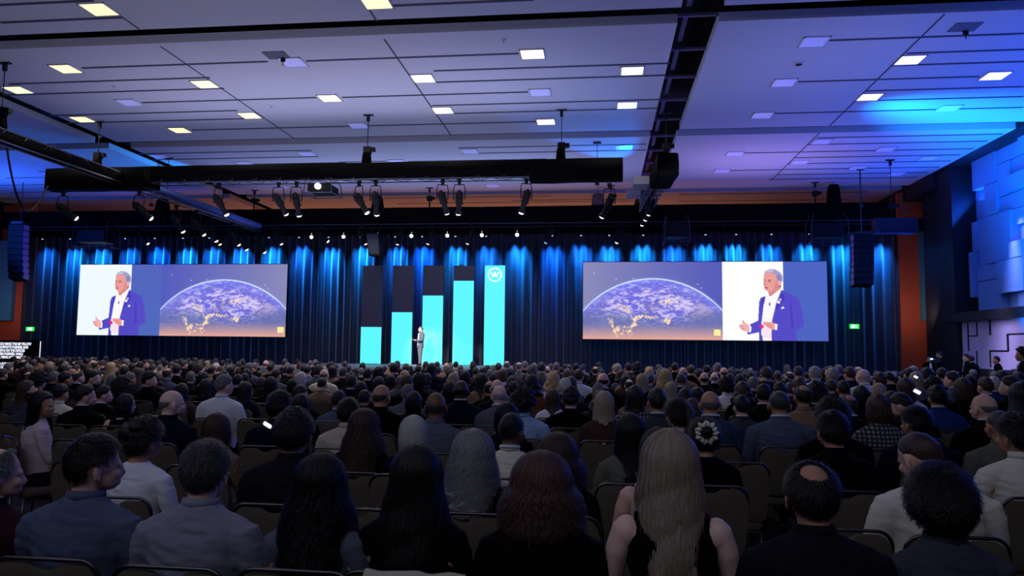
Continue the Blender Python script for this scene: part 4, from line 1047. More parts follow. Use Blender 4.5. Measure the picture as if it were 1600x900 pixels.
SKIN = {'l': (226, 176, 152), 'p': (236, 190, 170), 't': (190, 136, 104), 'b': (120, 78, 56), 'd': (70, 46, 36)}
M_SK = {k: mat('skin_'+k, v, .55, bump=.08, scale=160) for k, v in SKIN.items()}
M_lip = mat('lips', (150, 84, 80), .5); M_ew = mat('eye_white', (225, 225, 225), .3); M_ir = mat('iris', (50, 34, 24), .3); M_br = mat('eyebrow', (50, 38, 32), .8)
HC_ = {'black': (12, 10, 11), 'dark': (26, 19, 17), 'brown': (64, 44, 34), 'auburn': (88, 60, 48), 'lbrown': (92, 70, 52), 'dblond': (160, 140, 116), 'blond': (196, 164, 116), 'white': (198, 192, 184),
       'grey': (104, 101, 104), 'dgrey': (60, 56, 57), 'silver': (150, 145, 144)}
M_HR = {k: mat('hair_'+k, v, .42, bump=.5, scale=260, kind='strand', vary=.35, spec=.35) for k, v in HC_.items()}
M_HL = {k: mat('hair_light_'+k, tuple(min(255, c*1.45+8) for c in v), .38, spec=.4) for k, v in HC_.items()}
CL = {'black': (8, 8, 11), 'charcoal': (25, 26, 32), 'navy': (12, 16, 36), 'grey': (92, 96, 108), 'tweed': (142, 140, 150), 'slate': (86, 94, 114), 'white': (232, 230, 232), 'cream': (226, 218, 196),
      'beige': (196, 184, 160), 'olive': (98, 98, 84), 'tan': (140, 112, 88), 'brown': (70, 50, 42), 'rust': (120, 66, 44), 'maroon': (52, 24, 32), 'lblue': (160, 180, 216), 'blue': (36, 56, 120), 'pink': (208, 186, 184),
      'dgrey': (58, 62, 72), 'check': (66, 66, 78), 'fur': (120, 88, 62)}
M_CL = {k: mat('cloth_'+k, v, .9, bump=.35, scale=420, vary=.12, spec=.08) for k, v in CL.items()}
def plaid(name, c1, c2, sc):
    m = D.materials.new(name); m.use_nodes = True; nt = m.node_tree; N = nt.nodes; L = nt.links; b = N['Principled BSDF']; b.inputs['Roughness'].default_value = .9
    tc = N.new('ShaderNodeTexCoord'); a = N.new('ShaderNodeTexWave'); a.inputs['Scale'].default_value = sc; a.bands_direction = 'X'; c = N.new('ShaderNodeTexWave'); c.inputs['Scale'].default_value = sc; c.bands_direction = 'Z'
    L.new(tc.outputs['Object'], a.inputs[0]); L.new(tc.outputs['Object'], c.inputs[0]); mu = N.new('ShaderNodeMath'); mu.operation = 'MULTIPLY'; L.new(a.outputs['Fac'], mu.inputs[0]); L.new(c.outputs['Fac'], mu.inputs[1])
    mx = N.new('ShaderNodeMix'); mx.data_type = 'RGBA'; mx.inputs[6].default_value = (*s2l(c1), 1); mx.inputs[7].default_value = (*s2l(c2), 1); L.new(mu.outputs[0], mx.inputs[0]); L.new(mx.outputs[2], b.inputs['Base Color']); return m
M_CL['check'] = plaid('cloth_check', (24, 24, 32), (150, 146, 150), 9); M_CL['bluecheck'] = plaid('cloth_bluecheck', (24, 32, 60), (70, 84, 120), 16)
M_CL['fur'] = mat('fur_print', (120, 90, 62), .95, bump=1, scale=40, vary=.75)
M_CL['tweed'] = plaid('cloth_tweed', (112, 110, 122), (168, 166, 176), 60)
M_lw = mat('lanyard_white', (222, 226, 236), .6); M_lb = mat('lanyard_blue', (20, 24, 44), .6); M_glass = mat('glasses_metal', (150, 150, 160), .3, metal=.9)
b = MB()
for s in (-1, 1):
    b.tube([(s*.033+.021*math.cos(t), .094, 1.205+.016*math.sin(t)) for t in np.linspace(0, 2*pi, 17)], .0014, 5, cap=False); b.tube([(s*.054, .092, 1.208), (s*.075, .06, 1.210), (s*.080, -.005, 1.212)], .0014, 5)
b.tube([(-.012, .095, 1.207), (.012, .095, 1.207)], .0014, 5)
T_GLS = b.mesh('glasses', True)
def scrunchie_mesh():
    b = MB(); n = 72; a = np.linspace(0, 2*pi, n, endpoint=False); m = 10; q = np.arange(m)*2*pi/m; V = []
    for t in a:
        r = .056+.006*math.sin(t*9)+.004*math.sin(t*14+1); w = .019+.004*math.sin(t*11+2); f = .006*math.sin(t*13)
        for p in q: V.append(((r+w*math.cos(p))*math.cos(t), -.128+f+.012*math.sin(p), 1.262+(r+w*math.cos(p))*math.sin(t)))
    return b.add(V, [(i*m+j, i*m+(j+1) % m, ((i+1) % n)*m+(j+1) % m, ((i+1) % n)*m+j) for i in range(n) for j in range(m)]).mesh('scrunchie', True)
T_SCR = scrunchie_mesh()
def bag_strap():
    b = MB(); P = [(-.16,.02,.99),(-.13,-.03,1.045),(-.10,-.10,1.03),(-.03,-.165,.93),(.06,-.185,.80),(.14,-.16,.68)]
    b.tube(P, .022, 8, flat=.25); return b.mesh('bag_strap', True)
T_STRAP = bag_strap()
# bounded choices of head turn so that meshes are shared
def quant(y): return min((-75, -50, -30, -12, 0, 12, 30, 50, 75), key=lambda q: abs(q-y))
SIZE = 1.335
def person(x, y, ht, label, sex='m', style='short', hair='dark', top='suit', col='navy', skin='l', yaw=0, pitch=0, lan=False, gls=False, rz=0, wide=1.0, near=False, low=False, inner='white', seed=0, group=None, pant='charcoal', extra=None, mini=False):
    s = ht/SIZE; s = max(.90, min(1.12, s))
    e = empty('person', (x, y, 0), math.radians(-rz), label, 'person', group); e.scale = (s*wide, s, s)
    yaw = quant(yaw); sk = M_SK[skin]
    obj('body', get_body(sex, yaw, pitch, low, top == 'vest'), e, [sk, M_lip, M_ew, M_ir, M_br])
    hm = get_hair(style, near, 0 if low else seed)
    if hm is not None:
        h = obj('hair', hm, e, [M_HR[hair], M_HL[hair]])
        R = Matrix.Translation(NK.tolist()) @ Matrix.Rotation(-math.radians(yaw), 4, 'Z') @ Matrix.Rotation(-math.radians(pitch), 4, 'X') @ Matrix.Translation((-NK).tolist())
        h.matrix_local = R
        if sex == 'f' and style in ('bob', 'short', 'bun', 'updo', 'pony'): pass
    tk = {'suit': 'suit', 'shirt': 'shirt', 'vest': 'vest'}[top]
    obj({'suit': 'jacket', 'shirt': 'shirt', 'vest': 'sleeveless_top'}[top], get_cloth(tk, sex, seed % 3, low), e, [M_CL[col]])
    if not mini:
        obj('trousers', get_cloth('trousers', 'm'), e, [M_CL[pant]]); obj('shoes', get_cloth('shoes', 'm'), e, [M_blk])
    if top == 'suit':
        obj('jacket_collar', T_COLL_S, e, [M_CL[col]])
        if sex == 'm' and inner: obj('shirt_collar', T_COLL_W, e, [M_CL[inner]])
    elif top == 'shirt' and sex == 'm': obj('shirt_collar', T_COLL_W, e, [M_CL[col]])
    if lan: obj('lanyard', T_LAN, e, [M_lw, M_lb])
    Rh = Matrix.Translation(NK.tolist()) @ Matrix.Rotation(-math.radians(yaw), 4, 'Z') @ Matrix.Rotation(-math.radians(pitch), 4, 'X') @ Matrix.Translation((-NK).tolist())
    if gls: obj('glasses', T_GLS, e, [M_glass]).matrix_local = Rh
    if extra == 'scrunchie': o = obj('scrunchie', T_SCR, e, [M_CL['cream']]); o.matrix_local = Rh; o['label'] = 'cream ruffled scrunchie around the bun'
    if extra == 'strap': obj('bag_strap', T_STRAP, e, [M_CL['black']])
    return e

# ------------------------------------------------------------------ banquet chair
M_uph = mat('chair_fabric', (92, 78, 62), .9, bump=.4, scale=260, vary=.3); M_cfr = mat('chair_frame', (90, 86, 84), .30, metal=.9)
def rrect(w, h, r, n=6):
    P = []
    for cx, cy, a0 in ((w/2-r, h/2-r, 0), (-w/2+r, h/2-r, pi/2), (-w/2+r, -h/2+r, pi), (w/2-r, -h/2+r, 1.5*pi)):
        for k in range(n+1): a = a0+pi/2*k/n; P.append((cx+r*math.cos(a), cy+r*math.sin(a)))
    return P
def chair_meshes():
    out = {}
    W, zb, zt = .46, .50, .93
    def lean(V): V = np.array(V, float); V[:, 1] += -(V[:, 2]-.45)*.13; return V
    # upholstered back with a scoop in its top edge
    nx, nz = 34, 26; xs = np.linspace(-1, 1, nx); b = MB(); Fr = np.zeros((nz, nx, 3)); Bk = np.zeros((nz, nx, 3))
    for i in range(nz):
        t = i/(nz-1)
        for j, x in enumerate(xs):
            half = W/2+.004; ax = abs(x)
            top = zt-.018 - .088*max(0, (ax-.72)/.28)**2.2 - .030*math.exp(-(x*half/.055)**4)*1.0
            z = zb+(top-zb)*t; hw = half*(.90+.10*min(1, t*1.6))
            puff = .022*(1-abs(x)**5)*(1-abs(2*t-1)**6)
            Fr[i, j] = (x*hw, .018+puff, z); Bk[i, j] = (x*hw, -.010-puff*.5, z)
    b.grid(Fr[:, ::-1]); b.grid(Bk)
    for A_ in (Fr, Bk): pass
    b.grid(np.stack([Fr[-1], Bk[-1]], 0)); b.grid(np.stack([Bk[0], Fr[0]], 0)); b.grid(np.stack([Fr[:, 0], Bk[:, 0]], 0)); b.grid(np.stack([Bk[:, -1], Fr[:, -1]], 0))
    b.v = [lean(v) for v in b.v]; out['backrest'] = b.mesh('backrest', True)
    b = MB(); P = [(-W/2*.90, 0, .42), (-W/2*.93, 0, .60), (-W/2, 0, .80)]+[(-W/2+.075-.075*math.cos(a), 0, .855+.075*math.sin(a)) for a in np.linspace(0, pi/2, 7)]
    P = P+[(-x, y, z) for x, y, z in P[::-1]]; b.tube(lean(P), .0095, 8); out['back_frame'] = b.mesh('back_frame', True)
    b = MB(); R = []; n = 7
    for (z, g) in ((.405, .94), (.415, 1.0), (.455, 1.0), (.475, .97), (.484, .86), (.488, .6)):
        R.append([(x*g, y*g+.02, z) for x, y in rrect(.42, .42, .06)])
    m = len(R[0]); V = np.array(R).reshape(-1, 3); Fc = [(i*m+j, i*m+(j+1) % m, (i+1)*m+(j+1) % m, (i+1)*m+j) for i in range(5) for j in range(m)]+[tuple(range(m-1, -1, -1)), tuple(5*m+j for j in range(m))]
    out['seat'] = b.add(V, Fc).mesh('seat', True)
    b = MB(); b.tube([(0, 0, .41), (0, -.02, 0)], [.013, .010], 8); out['leg'] = b.mesh('leg', True)
    b = MB(); b.tube([(-.19, .16, .395), (.19, .16, .395), (.19, -.16, .395), (-.19, -.16, .395), (-.19, .16, .395)], .011, 6); out['seat_frame'] = b.mesh('seat_frame')
    return out
CH = chair_meshes()
def chair(x, y, label, rz=0, simple=False, group='brown banquet chairs'):
    e = empty('banquet_chair', (x, y, 0), rz, label, 'chair', group)
    for k in (('backrest', 'back_frame', 'seat') if simple else ('backrest', 'back_frame', 'seat', 'seat_frame')):
        obj(k, CH[k], e, [M_uph if k in ('backrest', 'seat') else M_cfr], loc=(0, -.20 if k in ('backrest', 'back_frame') else 0, 0))
    for a, c in ((-.185, -.17), (.185, -.17), (-.185, .19), (.185, .19)):
        o = obj('leg', CH['leg'], e, [M_cfr], loc=(a, c, 0)); o.scale = (1, 1 if c < 0 else -1, 1)
    return e

# ------------------------------------------------------------------ who sits where
def rowy(r, px): return 3.05+r*(1.15-.13*min(max(px, 0), 1600)/1600)
PLACE = [(-200,45,'at the left edge'),(45,100,'below left exit sign'),(100,150,'below left screen edge'),(150,205,'below left screen speaker'),(205,255,'beside left screen speaker'),
 (255,310,'below left globe edge'),(310,370,'below left globe centre'),(370,430,'below left globe right'),(430,490,'below yellow left badge'),(490,555,'left of turquoise columns'),
 (555,600,'below shortest column'),(600,645,'below second column'),(645,695,'below middle column'),(695,745,'below fourth column'),(745,795,'below tallest column'),(795,850,'right of tallest column'),
 (850,905,'left of right screen'),(905,960,'below right globe edge'),(960,1020,'below right globe left'),(1020,1080,'below right globe centre'),(1080,1135,'below yellow right badge'),
 (1135,1190,'below right white panel'),(1190,1245,'below right screen speaker'),(1245,1300,'below right screen end'),(1300,1355,'below right exit sign'),(1355,1415,'left of orange strip'),
 (1415,1475,'below orange strip'),(1475,1540,'below blue wall'),(1540,1900,'at the right edge')]
def place(px): return next(t for a, b_, t in PLACE if a <= px < b_)
def rown(r): return 'nearest row' if r == 0 else ORD[r]+' row'
HD = {'short':'short %s hair','buzz':'cropped %s hair','thick':'thick %s hair','grey':'short %s hair','fade':'very short %s hair','recede':'receding %s hair','bald':'bald head','spot':'bald-topped %s hair','shaved':'bald head','afro':'round %s afro',
      'bigcurl':'big curly %s hair','bun':'%s hair bun','updo':'pinned up %s hair','pony':'%s ponytail','scrunchie':'%s bun','bob':'%s bob','bobwave':'wavy %s hair','long':'long %s hair','verylong':'very long %s hair','sleek':'very long %s hair','longwave':'long wavy %s hair','curly':'curly %s hair'}
HN = {'black':'black','dark':'dark','brown':'brown','auburn':'auburn','lbrown':'light-brown','dblond':'dark-blond','blond':'blond','white':'white','grey':'grey','dgrey':'dark-grey','silver':'silver'}
CN = {'lblue':'light-blue','dgrey':'dark-grey','check':'checked','bluecheck':'blue-checked','fur':'patterned','slate':'blue-grey','tweed':'light-grey','olive':'olive-grey'}
GN = {'suit':'jacket','shirt':'top','vest':'sleeveless top'}
def describe(q):
    h = HD[q['style']]; h = h % HN[q['hair']] if '%s' in h else h
    return 'person with %s in %s %s' % (h, CN.get(q['col'], q['col']), GN[q['top']])
PP = []
def P_(px, py, r, sex, style, hair, top, col, skin='l', yaw=0, **kw):
    PP.append(dict(px=px, py=py, r=r, sex=sex, style=style, hair=hair, top=top, col=col, skin=skin, yaw=yaw, **kw))
# nearest row
P_(-6,700,0,'m','recede','grey','suit','maroon','l',50,wide=1.08,inner='white')
P_(148,683,0,'m','short','dark','suit','slate','l',50,gls=True,wide=1.02)
P_(325,692,0,'m','grey','dgrey','suit','tweed','l',0,wide=1.0)
P_(503,715,0,'f','longwave','black','shirt','grey','t',0)
P_(652,700,0,'f','verylong','dark','shirt','black','t',0)
P_(847,713,0,'f','bobwave','auburn','suit','black','l',0,wide=1.08)
P_(1046,678,0,'f','sleek','dblond','vest','black','p',0,lab='person with very long blond-grey hair in black sleeveless top, nearest row')
P_(1266,726,0,'m','spot','dark','suit','charcoal','t',0,wide=1.04)
P_(1466,740,0,'f','bigcurl','dark','suit','dgrey','l',0,extra='strap')
# second row
P_(225,657,1,'f','updo','dark','shirt','white','t',30)
P_(462,645,1,'m','thick','black','suit','charcoal','t',0,wide=1.04)
P_(740,678,1,'f','curly','silver','shirt','black','p',0)
P_(872,682,1,'f','bobwave','brown','shirt','black','l',0)
P_(1030,672,1,'f','long','brown','vest','beige','l',0)
P_(1452,672,1,'m','buzz','brown','suit','cream','l',-30,pitch=22,lan=True,wide=1.1)
# third row
P_(340,648,2,'f','bob','brown','shirt','fur','l',0)
P_(570,642,2,'f','longwave','brown','shirt','black','l',0)
P_(647,652,2,'f','bob','white','shirt','navy','p',0)
P_(798,648,2,'m','fade','black','shirt','cream','b',30,lan=True)
P_(985,649,2,'f','long','black','shirt','olive','t',0)
P_(1100,656,2,'f','scrunchie','black','shirt','black','t',0,extra='scrunchie')
P_(1300,645,2,'m','short','black','suit','black','t',-12)
P_(1588,652,2,'m','thick','dark','shirt','cream','t',-30,wide=1.05)
# fourth row
P_(70,614,3,'f','long','black','shirt','pink','t',50,rz=35)
P_(545,624,3,'m','short','black','shirt','beige','t',12)
P_(682,613,3,'m','bald','dgrey','suit','grey','b',0,wide=1.05)
P_(437,615,3,'m','thick','black','suit','navy','t',30)
P_(792,631,3,'f','bob','black','suit','black','b',12)
P_(1061,625,3,'f','pony','dark','shirt','black','l',-30)
P_(1300,629,3,'m','afro','dark','suit','black','b',0,mini=1)
P_(1432,637,3,'m','short','black','suit','navy','t',-30,wide=1.08)
P_(1561,642,3,'m','buzz','dgrey','suit','olive','t',-12,wide=1.08)
P_(268,610,3,'m','bald','grey','suit','navy','p',50,gls=True,wide=1.06)
# fifth row
P_(134,603,4,'m','short','dark','suit','black','l',50)
P_(197,617,4,'f','bob','black','vest','black','l',30)
P_(57,606,4,'m','spot','dark','suit','dgrey','t',0)
P_(530,612,4,'m','short','dark','suit','slate','t',0)
P_(471,617,4,'f','long','black','shirt','black','t',0)
P_(596,601,4,'m','bald','dgrey','suit','black','t',12,wide=1.05)
P_(818,611,4,'m','afro','black','shirt','lblue','b',0)
P_(892,608,4,'m','thick','dark','suit','black','l',0,wide=1.1)
P_(944,613,4,'f','long','dblond','suit','brown','l',0)
P_(1027,609,4,'m','short','dark','suit','dgrey','t',-12)
P_(1109,611,4,'m','bald','grey','suit','bluecheck','t',0,lan=True,wide=1.1)
P_(1217,611,4,'m','buzz','dgrey','suit','slate','t',0,lan=True,wide=1.12)
P_(1325,617,4,'m','spot','brown','suit','black','t',-12,lan=True)
P_(1371,618,4,'f','bob','brown','suit','check','l',0)
P_(1418,613,4,'m','short','dark','suit','black','l',-50,pitch=25)
P_(1538,616,4,'m','bald','grey','suit','black','l',-30,wide=1.08)
# sixth row
P_(162,604,5,'m','short','dark','suit','black','l',50,lan=True)
P_(96,602,5,'m','short','black','shirt','cream','t',12)
P_(42,596,5,'f','long','brown','shirt','dgrey','l',50)
P_(350,587,5,'m','grey','grey','shirt','white','l',30,gls=True,wide=1.05)
P_(570,617,5,'m','short','dark','suit','charcoal','t',0)
P_(721,594,5,'m','bald','dark','suit','navy','d',0,wide=1.08)
P_(781,602,5,'m','bald','silver','suit','grey','p',-12,lan=True,wide=1.05)
P_(864,609,5,'f','long','brown','shirt','white','l',0)
P_(992,604,5,'f','long','dark','suit','check','l',0)
P_(1254,602,5,'m','spot','dark','suit','tan','t',0)
P_(1391,614,5,'f','bobwave','dark','shirt','black','l',0)
P_(1463,606,5,'m','thick','black','suit','blue','t',0,wide=1.05)
P_(1594,600,5,'f','verylong','black','shirt','cream','t',-12)
# seventh row
P_(234,583,6,'m','thick','dark','suit','black','l',75)
P_(285,600,6,'f','long','dark','shirt','brown','l',0)
P_(191,592,6,'m','afro','dark','suit','charcoal','b',0)
P_(62,582,6,'m','bigcurl','dark','suit','black','l',0)
P_(384,598,6,'f','long','black','shirt','navy','t',30)
P_(777,593,6,'m','bald','grey','suit','navy','p',0)
P_(831,587,6,'f','bobwave','black','suit','rust','b',0)
P_(883,592,6,'m','grey','white','shirt','navy','p',0)
P_(1090,606,6,'f','bob','dark','shirt','black','l',-30)
P_(1070,608,6,'m','short','dark','suit','black','t',0)
P_(1160,598,6,'f','bobwave','brown','shirt','black','l',0)
P_(1192,602,6,'m','short','black','suit','black','t',12,lan=True)
P_(1218,599,6,'m','short','black','suit','navy','t',0)
P_(1276,602,6,'m','afro','black','suit','black','d',0)
P_(1345,604,6,'f','bob','black','shirt','black','t',0)
P_(1503,592,6,'f','bob','brown','shirt','black','l',0)
P_(647,613,5,'f','bob','black','shirt','black','t',0)
P_(425,590,7,'f','long','dark','shirt','black','l',-30)
# eighth row
P_(103,582,7,'m','short','black','suit','charcoal','t',30)
P_(123,580,7,'m','spot','dgrey','suit','black','l',30,lan=True)
P_(146,580,7,'m','short','black','suit','black','l',75)
P_(636,587,7,'m','short','brown','suit','black','l',0,wide=1.05)
P_(703,597,7,'f','bob','dark','shirt','black','l',0)
P_(803,597,7,'m','short','black','suit','grey','b',0)
P_(1048,598,7,'f','long','dblond','shirt','brown','l',0)
P_(1135,591,7,'m','bigcurl','dark','shirt','white','t',0)
P_(1248,594,7,'m','thick','brown','suit','navy','l',-12)
P_(1298,594,7,'m','short','brown','suit','maroon','l',0)
P_(1317,596,7,'m','short','dark','suit','black','t',0)
P_(1414,592,7,'f','long','brown','shirt','white','l',0)
P_(1458,592,7,'m','bigcurl','black','suit','black','t',0)
P_(1539,591,7,'m','short','brown','suit','black','l',-12)
P_(1578,589,7,'f','bun','dark','suit','black','l',-50)
# ninth and tenth rows
P_(215,576,9,'f','longwave','lbrown','shirt','grey','l',0)
P_(318,583,8,'m','short','black','suit','black','t',12,lan=True)
P_(458,593,8,'f','long','black','shirt','navy','t',0)
P_(656,587,8,'m','afro','black','shirt','black','b',0)
P_(753,584,8,'f','long','dark','shirt','tan','l',0)
P_(865,583,8,'f','bobwave','blond','suit','beige','p',0)
P_(943,583,8,'m','bald','brown','suit','black','l',0,lan=True)
P_(1064,583,8,'m','buzz','dgrey','suit','navy','t',0)
P_(1192,590,8,'m','spot','dark','suit','charcoal','t',12)
P_(1177,590,8,'m','grey','grey','suit','navy','l',-12)
P_(1488,582,8,'m','short','dark','suit','slate','l',-50)
P_(1552,590,8,'m','grey','white','shirt','blue','p',-12)
P_(5,577,9,'m','short','dgrey','suit','black','l',0)
P_(471,582,9,'f','bob','white','shirt','black','p',0)
P_(549,583,9,'m','short','black','suit','navy','l',30)
P_(709,583,9,'f','bob','dblond','shirt','grey','l',0)
P_(1349,577,9,'m','bald','white','shirt','white','p',-30,wide=1.12)
P_(1374,583,9,'m','grey','brown','suit','black','l',-12,lan=True)
P_(1100,582,9,'m','bald','dark','suit','charcoal','l',0)
P_(1565,580,9,'m','short','dark','suit','navy','t',-12)
P_(1003,585,9,'f','long','dblond','shirt','black','l',12)
P_(1591,583,9,'m','short','dark','suit','black','t',-12)
# eleventh to thirteenth rows
P_(507,577,10,'m','bald','grey','shirt','cream','p',0,wide=1.12)
P_(432,578,10,'m','short','dark','suit','grey','l',12,wide=1.05)
P_(537,575,10,'m','grey','dgrey','suit','charcoal','l',12)
P_(575,577,10,'m','short','dark','suit','black','l',12,wide=1.05)
P_(592,576,10,'f','bigcurl','black','shirt','black','b',0)
P_(310,571,10,'m','thick','brown','suit','black','l',30)
P_(196,573,10,'m','short','dark','suit','black','l',0)
P_(727,580,10,'f','bob','black','suit','black','b',0)
P_(832,571,10,'m','grey','grey','suit','black','p',0)
P_(904,578,10,'m','short','brown','shirt','white','l',12)
P_(1039,578,10,'f','longwave','blond','shirt','tan','p',12)
P_(1116,582,10,'m','bald','grey','suit','black','p',0,lan=True)
P_(1140,583,10,'m','buzz','dark','suit','charcoal','b',0)
P_(1155,586,10,'m','short','dark','suit','black','l',12)
P_(1172,582,10,'m','short','black','shirt','white','t',0)
P_(1197,573,10,'m','short','brown','suit','black','t',0)
P_(1301,575,10,'m','grey','silver','suit','black','l',-12)
P_(1391,581,10,'m','short','black','suit','black','l',-30,pitch=15)
P_(1431,582,10,'f','long','dblond','suit','grey','l',-12)
P_(1447,577,10,'m','thick','dark','suit','charcoal','l',0)
P_(174,567,11,'f','long','blond','shirt','grey','p',12)
P_(138,570,11,'m','short','brown','suit','black','l',12)
P_(14,568,11,'m','grey','grey','suit','black','l',12)
P_(346,573,11,'f','long','auburn','shirt','brown','l',0)
P_(278,571,11,'m','short','dark','suit','black','l',0,lan=True)
P_(498,571,11,'m','short','dgrey','suit','grey','d',12,lan=True)
P_(887,577,11,'f','bob','lbrown','shirt','charcoal','l',0)
P_(1131,574,11,'m','bald','dgrey','suit','black','l',-12,lan=True)
P_(1273,572,11,'m','grey','silver','shirt','lblue','l',-12,wide=1.12)
P_(1327,573,11,'m','short','brown','suit','navy','l',-12)
P_(1471,576,11,'m','short','dark','suit','navy','t',0)
P_(785,577,11,'f','bob','lbrown','shirt','white','l',0)
P_(755,575,11,'m','short','dark','suit','black','l',12)
P_(675,568,12,'f','long','dark','suit','navy','l',0)
P_(616,568,12,'m','short','dark','suit','black','b',0,lan=True,wide=1.1)
P_(448,571,12,'m','buzz','brown','suit','black','t',0,lan=True)
P_(390,568,12,'m','grey','grey','suit','slate','l',12,wide=1.12)
P_(78,566,12,'f','bob','dblond','shirt','black','p',0)
P_(1033,575,12,'m','grey','grey','suit','black','l',-12)
P_(1067,574,12,'m','bald','grey','suit','tan','l',0)
P_(1014,583,12,'m','short','dark','suit','navy','l',0)
P_(1093,577,12,'m','short','dark','suit','black','t',0)
P_(1247,573,12,'m','grey','dgrey','suit','black','l',0)
P_(1420,576,12,'m','short','dark','suit','navy','l',-12)
P_(146,563,13,'m','bald','grey','suit','dgrey','p',12)
P_(103,567,13,'m','grey','grey','suit','black','l',30)
P_(338,568,13,'f','bob','white','shirt','grey','p',12)
P_(358,571,13,'m','grey','grey','suit','tan','l',12)
P_(846,567,13,'m','grey','dgrey','suit','olive','l',0,wide=1.1)
P_(855,572,14,'m','bald','grey','shirt','white','p',0)
P_(1014,574,13,'f','bob','blond','shirt','black','p',0)
P_(1121,568,13,'m','grey','grey','suit','black','l',0)
P_(1310,571,13,'m','grey','grey','suit','black','l',-12)
P_(1427,572,13,'m','grey','silver','suit','black','l',-12)
P_(1341,573,13,'m','recede','grey','suit','black','l',-12)
P_(965,569,14,'m','grey','silver','suit','black','l',0,lan=True)
P_(982,568,14,'m','short','dark','suit','brown','l',-12)
P_(248,564,14,'m','short','dark','suit','black','l',12)
P_(212,561,14,'m','thick','dark','suit','black','l',50)
P_(226,563,14,'m','short','dark','suit','black','l',75)
P_(269,566,14,'m','grey','dgrey','suit','black','l',12)
P_(288,564,15,'m','short','dgrey','suit','black','l',30)
P_(199,562,15,'m','grey','grey','suit','black','l',0)
P_(779,568,15,'m','short','dgrey','suit','dgrey','l',0)
P_(792,564,15,'m','recede','grey','suit','black','p',0)
P_(811,566,15,'m','recede','grey','suit','grey','p',0)
P_(869,567,15,'m','grey','grey','suit','navy','l',0)
P_(930,573,15,'m','spot','dark','suit','charcoal','l',0)
P_(1054,567,15,'m','short','dark','suit','black','l',12)
P_(820,565,16,'m','grey','grey','suit','black','l',12)
P_(416,563,16,'m','bald','grey','suit','grey','p',0)
P_(698,567,16,'m','bald','grey','suit','tan','l',0)
P_(889,570,16,'m','short','dgrey','suit','black','l',0)
P_(683,566,17,'m','short','dark','suit','navy','l',0)
P_(86,560,17,'m','short','dark','suit','black','l',0)
P_(634,569,16,'m','short','dark','suit','black','t',50)
P_(900,568,15,'m','short','black','suit','black','t',0)
P_(1297,573,14,'m','short','dgrey','suit','black','l',-50)
P_(1079,571,14,'m','short','brown','suit','black','l',12)
P_(1104,571,15,'m','short','dark','suit','black','l',0)
P_(995,567,15,'m','bigcurl','dark','suit','black','l',0)

def _fit():
    done = []
    for q in sorted(PP, key=lambda q: (q['r'], -q['py'])):
        while True:
            y = rowy(q['r'], q['px']); x = at(q['px'], q['py'], y=y)[0]
            if all(not (o['r'] == q['r'] and abs(o['xx']-x) < (.36 if q['r'] < 4 else .44)) for o in done): break
            q['r'] += 1
        q['xx'] = x; done.append(q)
_fit()
for q in PP:
    q['y'] = rowy(q['r'], q['px'])+rng.normal(0, .02)
    p = at(q['px'], q['py'], y=q['y']); q['x'] = p[0]; q['ht'] = p[2]
# seats in between, farther back in the hall
def pxof(x, y, z=1.3):
    c = RW.T @ np.array([x, y, z-HC]); return 800+F*c[0]/-c[2]
fill = []
STY = [('m','short','dark'),('m','short','black'),('m','short','dgrey'),('m','grey','grey'),('m','thick','dark'),('m','bald','grey'),('m','spot','dark'),('f','bob','dark'),('f','bob','brown'),('f','long','dark'),('f','bobwave','brown'),('f','long','dblond'),('m','buzz','dark'),('f','bigcurl','black'),('m','recede','dgrey'),('f','bun','dark')]
g2 = np.random.default_rng(21)
for r in range(5, 20):
    xs_ = np.arange(-26, 15.5, .50)+g2.normal(0, .04)
    for x in xs_:
        px = pxof(x, rowy(r, 700)); 
        if not -25 < px < 1625: continue
        y = rowy(r, px); x2 = x+g2.normal(0, .025)
        if x2 > 12.2: continue
        if r >= 13 and 540 < px < 800 and g2.random() < .55: continue
        if math.hypot(x2-8.2, y-15.5) < 1.0: continue
        if any(q['r'] == r and abs(q['x']-x2) < .46 for q in PP): continue
        if g2.random() > (.30 if r < 7 else (.62 if r < 10 else .80)): continue
        sx, sty, hr = STY[g2.choice(len(STY), p=np.array([9,9,6,6,4,3,3,5,4,5,3,2,4,2,3,2])/70)]
        top = 'suit' if g2.random() < .72 else 'shirt'
        col = ['black','navy','charcoal','grey','dgrey','tan','white','slate','brown','black','navy','charcoal','black','black','navy','charcoal'][g2.integers(16)]
        if top == 'suit' and col in ('white',): col = 'grey'
        ht = 1.285+g2.normal(0, .035) if r < 12 else 1.30+g2.normal(0, .04)
        fill.append(dict(px=pxof(x2, y), r=r, sex=sx, style=sty, hair=hr, top=top, col=col, skin='lltptb'[g2.integers(6)], yaw=int(g2.choice([0,0,0,12,-12])) + (12 if px < 500 else (-12 if px > 1100 else 0)), x=x2, y=y, ht=ht, lan=g2.random() < .18))
fill = [q for q in fill if all(abs(q['x']-o['x']) > .42 or abs(q['y']-o['y']) > .62 for o in PP)]
fill.sort(key=lambda q: q['y'])
NP_ = 296-len(PP)
keep, rest = fill[:NP_], fill[NP_:]
ALL = PP+keep
for q in ALL: q['label'] = q.get('lab') or '%s, %s, %s' % (describe(q), rown(q['r']), place(q['px']))
from collections import defaultdict
dd = defaultdict(list)
for q in ALL: dd[q['label']].append(q)
for L_, qs in dd.items():
    if len(qs) > 1:
        qs.sort(key=lambda q: q['px'])
        nmz = ['left', 'right'] if len(qs) == 2 else ['leftmost', 'middle', 'right', 'rightmost'][:len(qs)]
        for q, w_ in zip(qs, nmz): q['label'] = L_+', '+w_
GR = {0:'audience in the nearest row'}
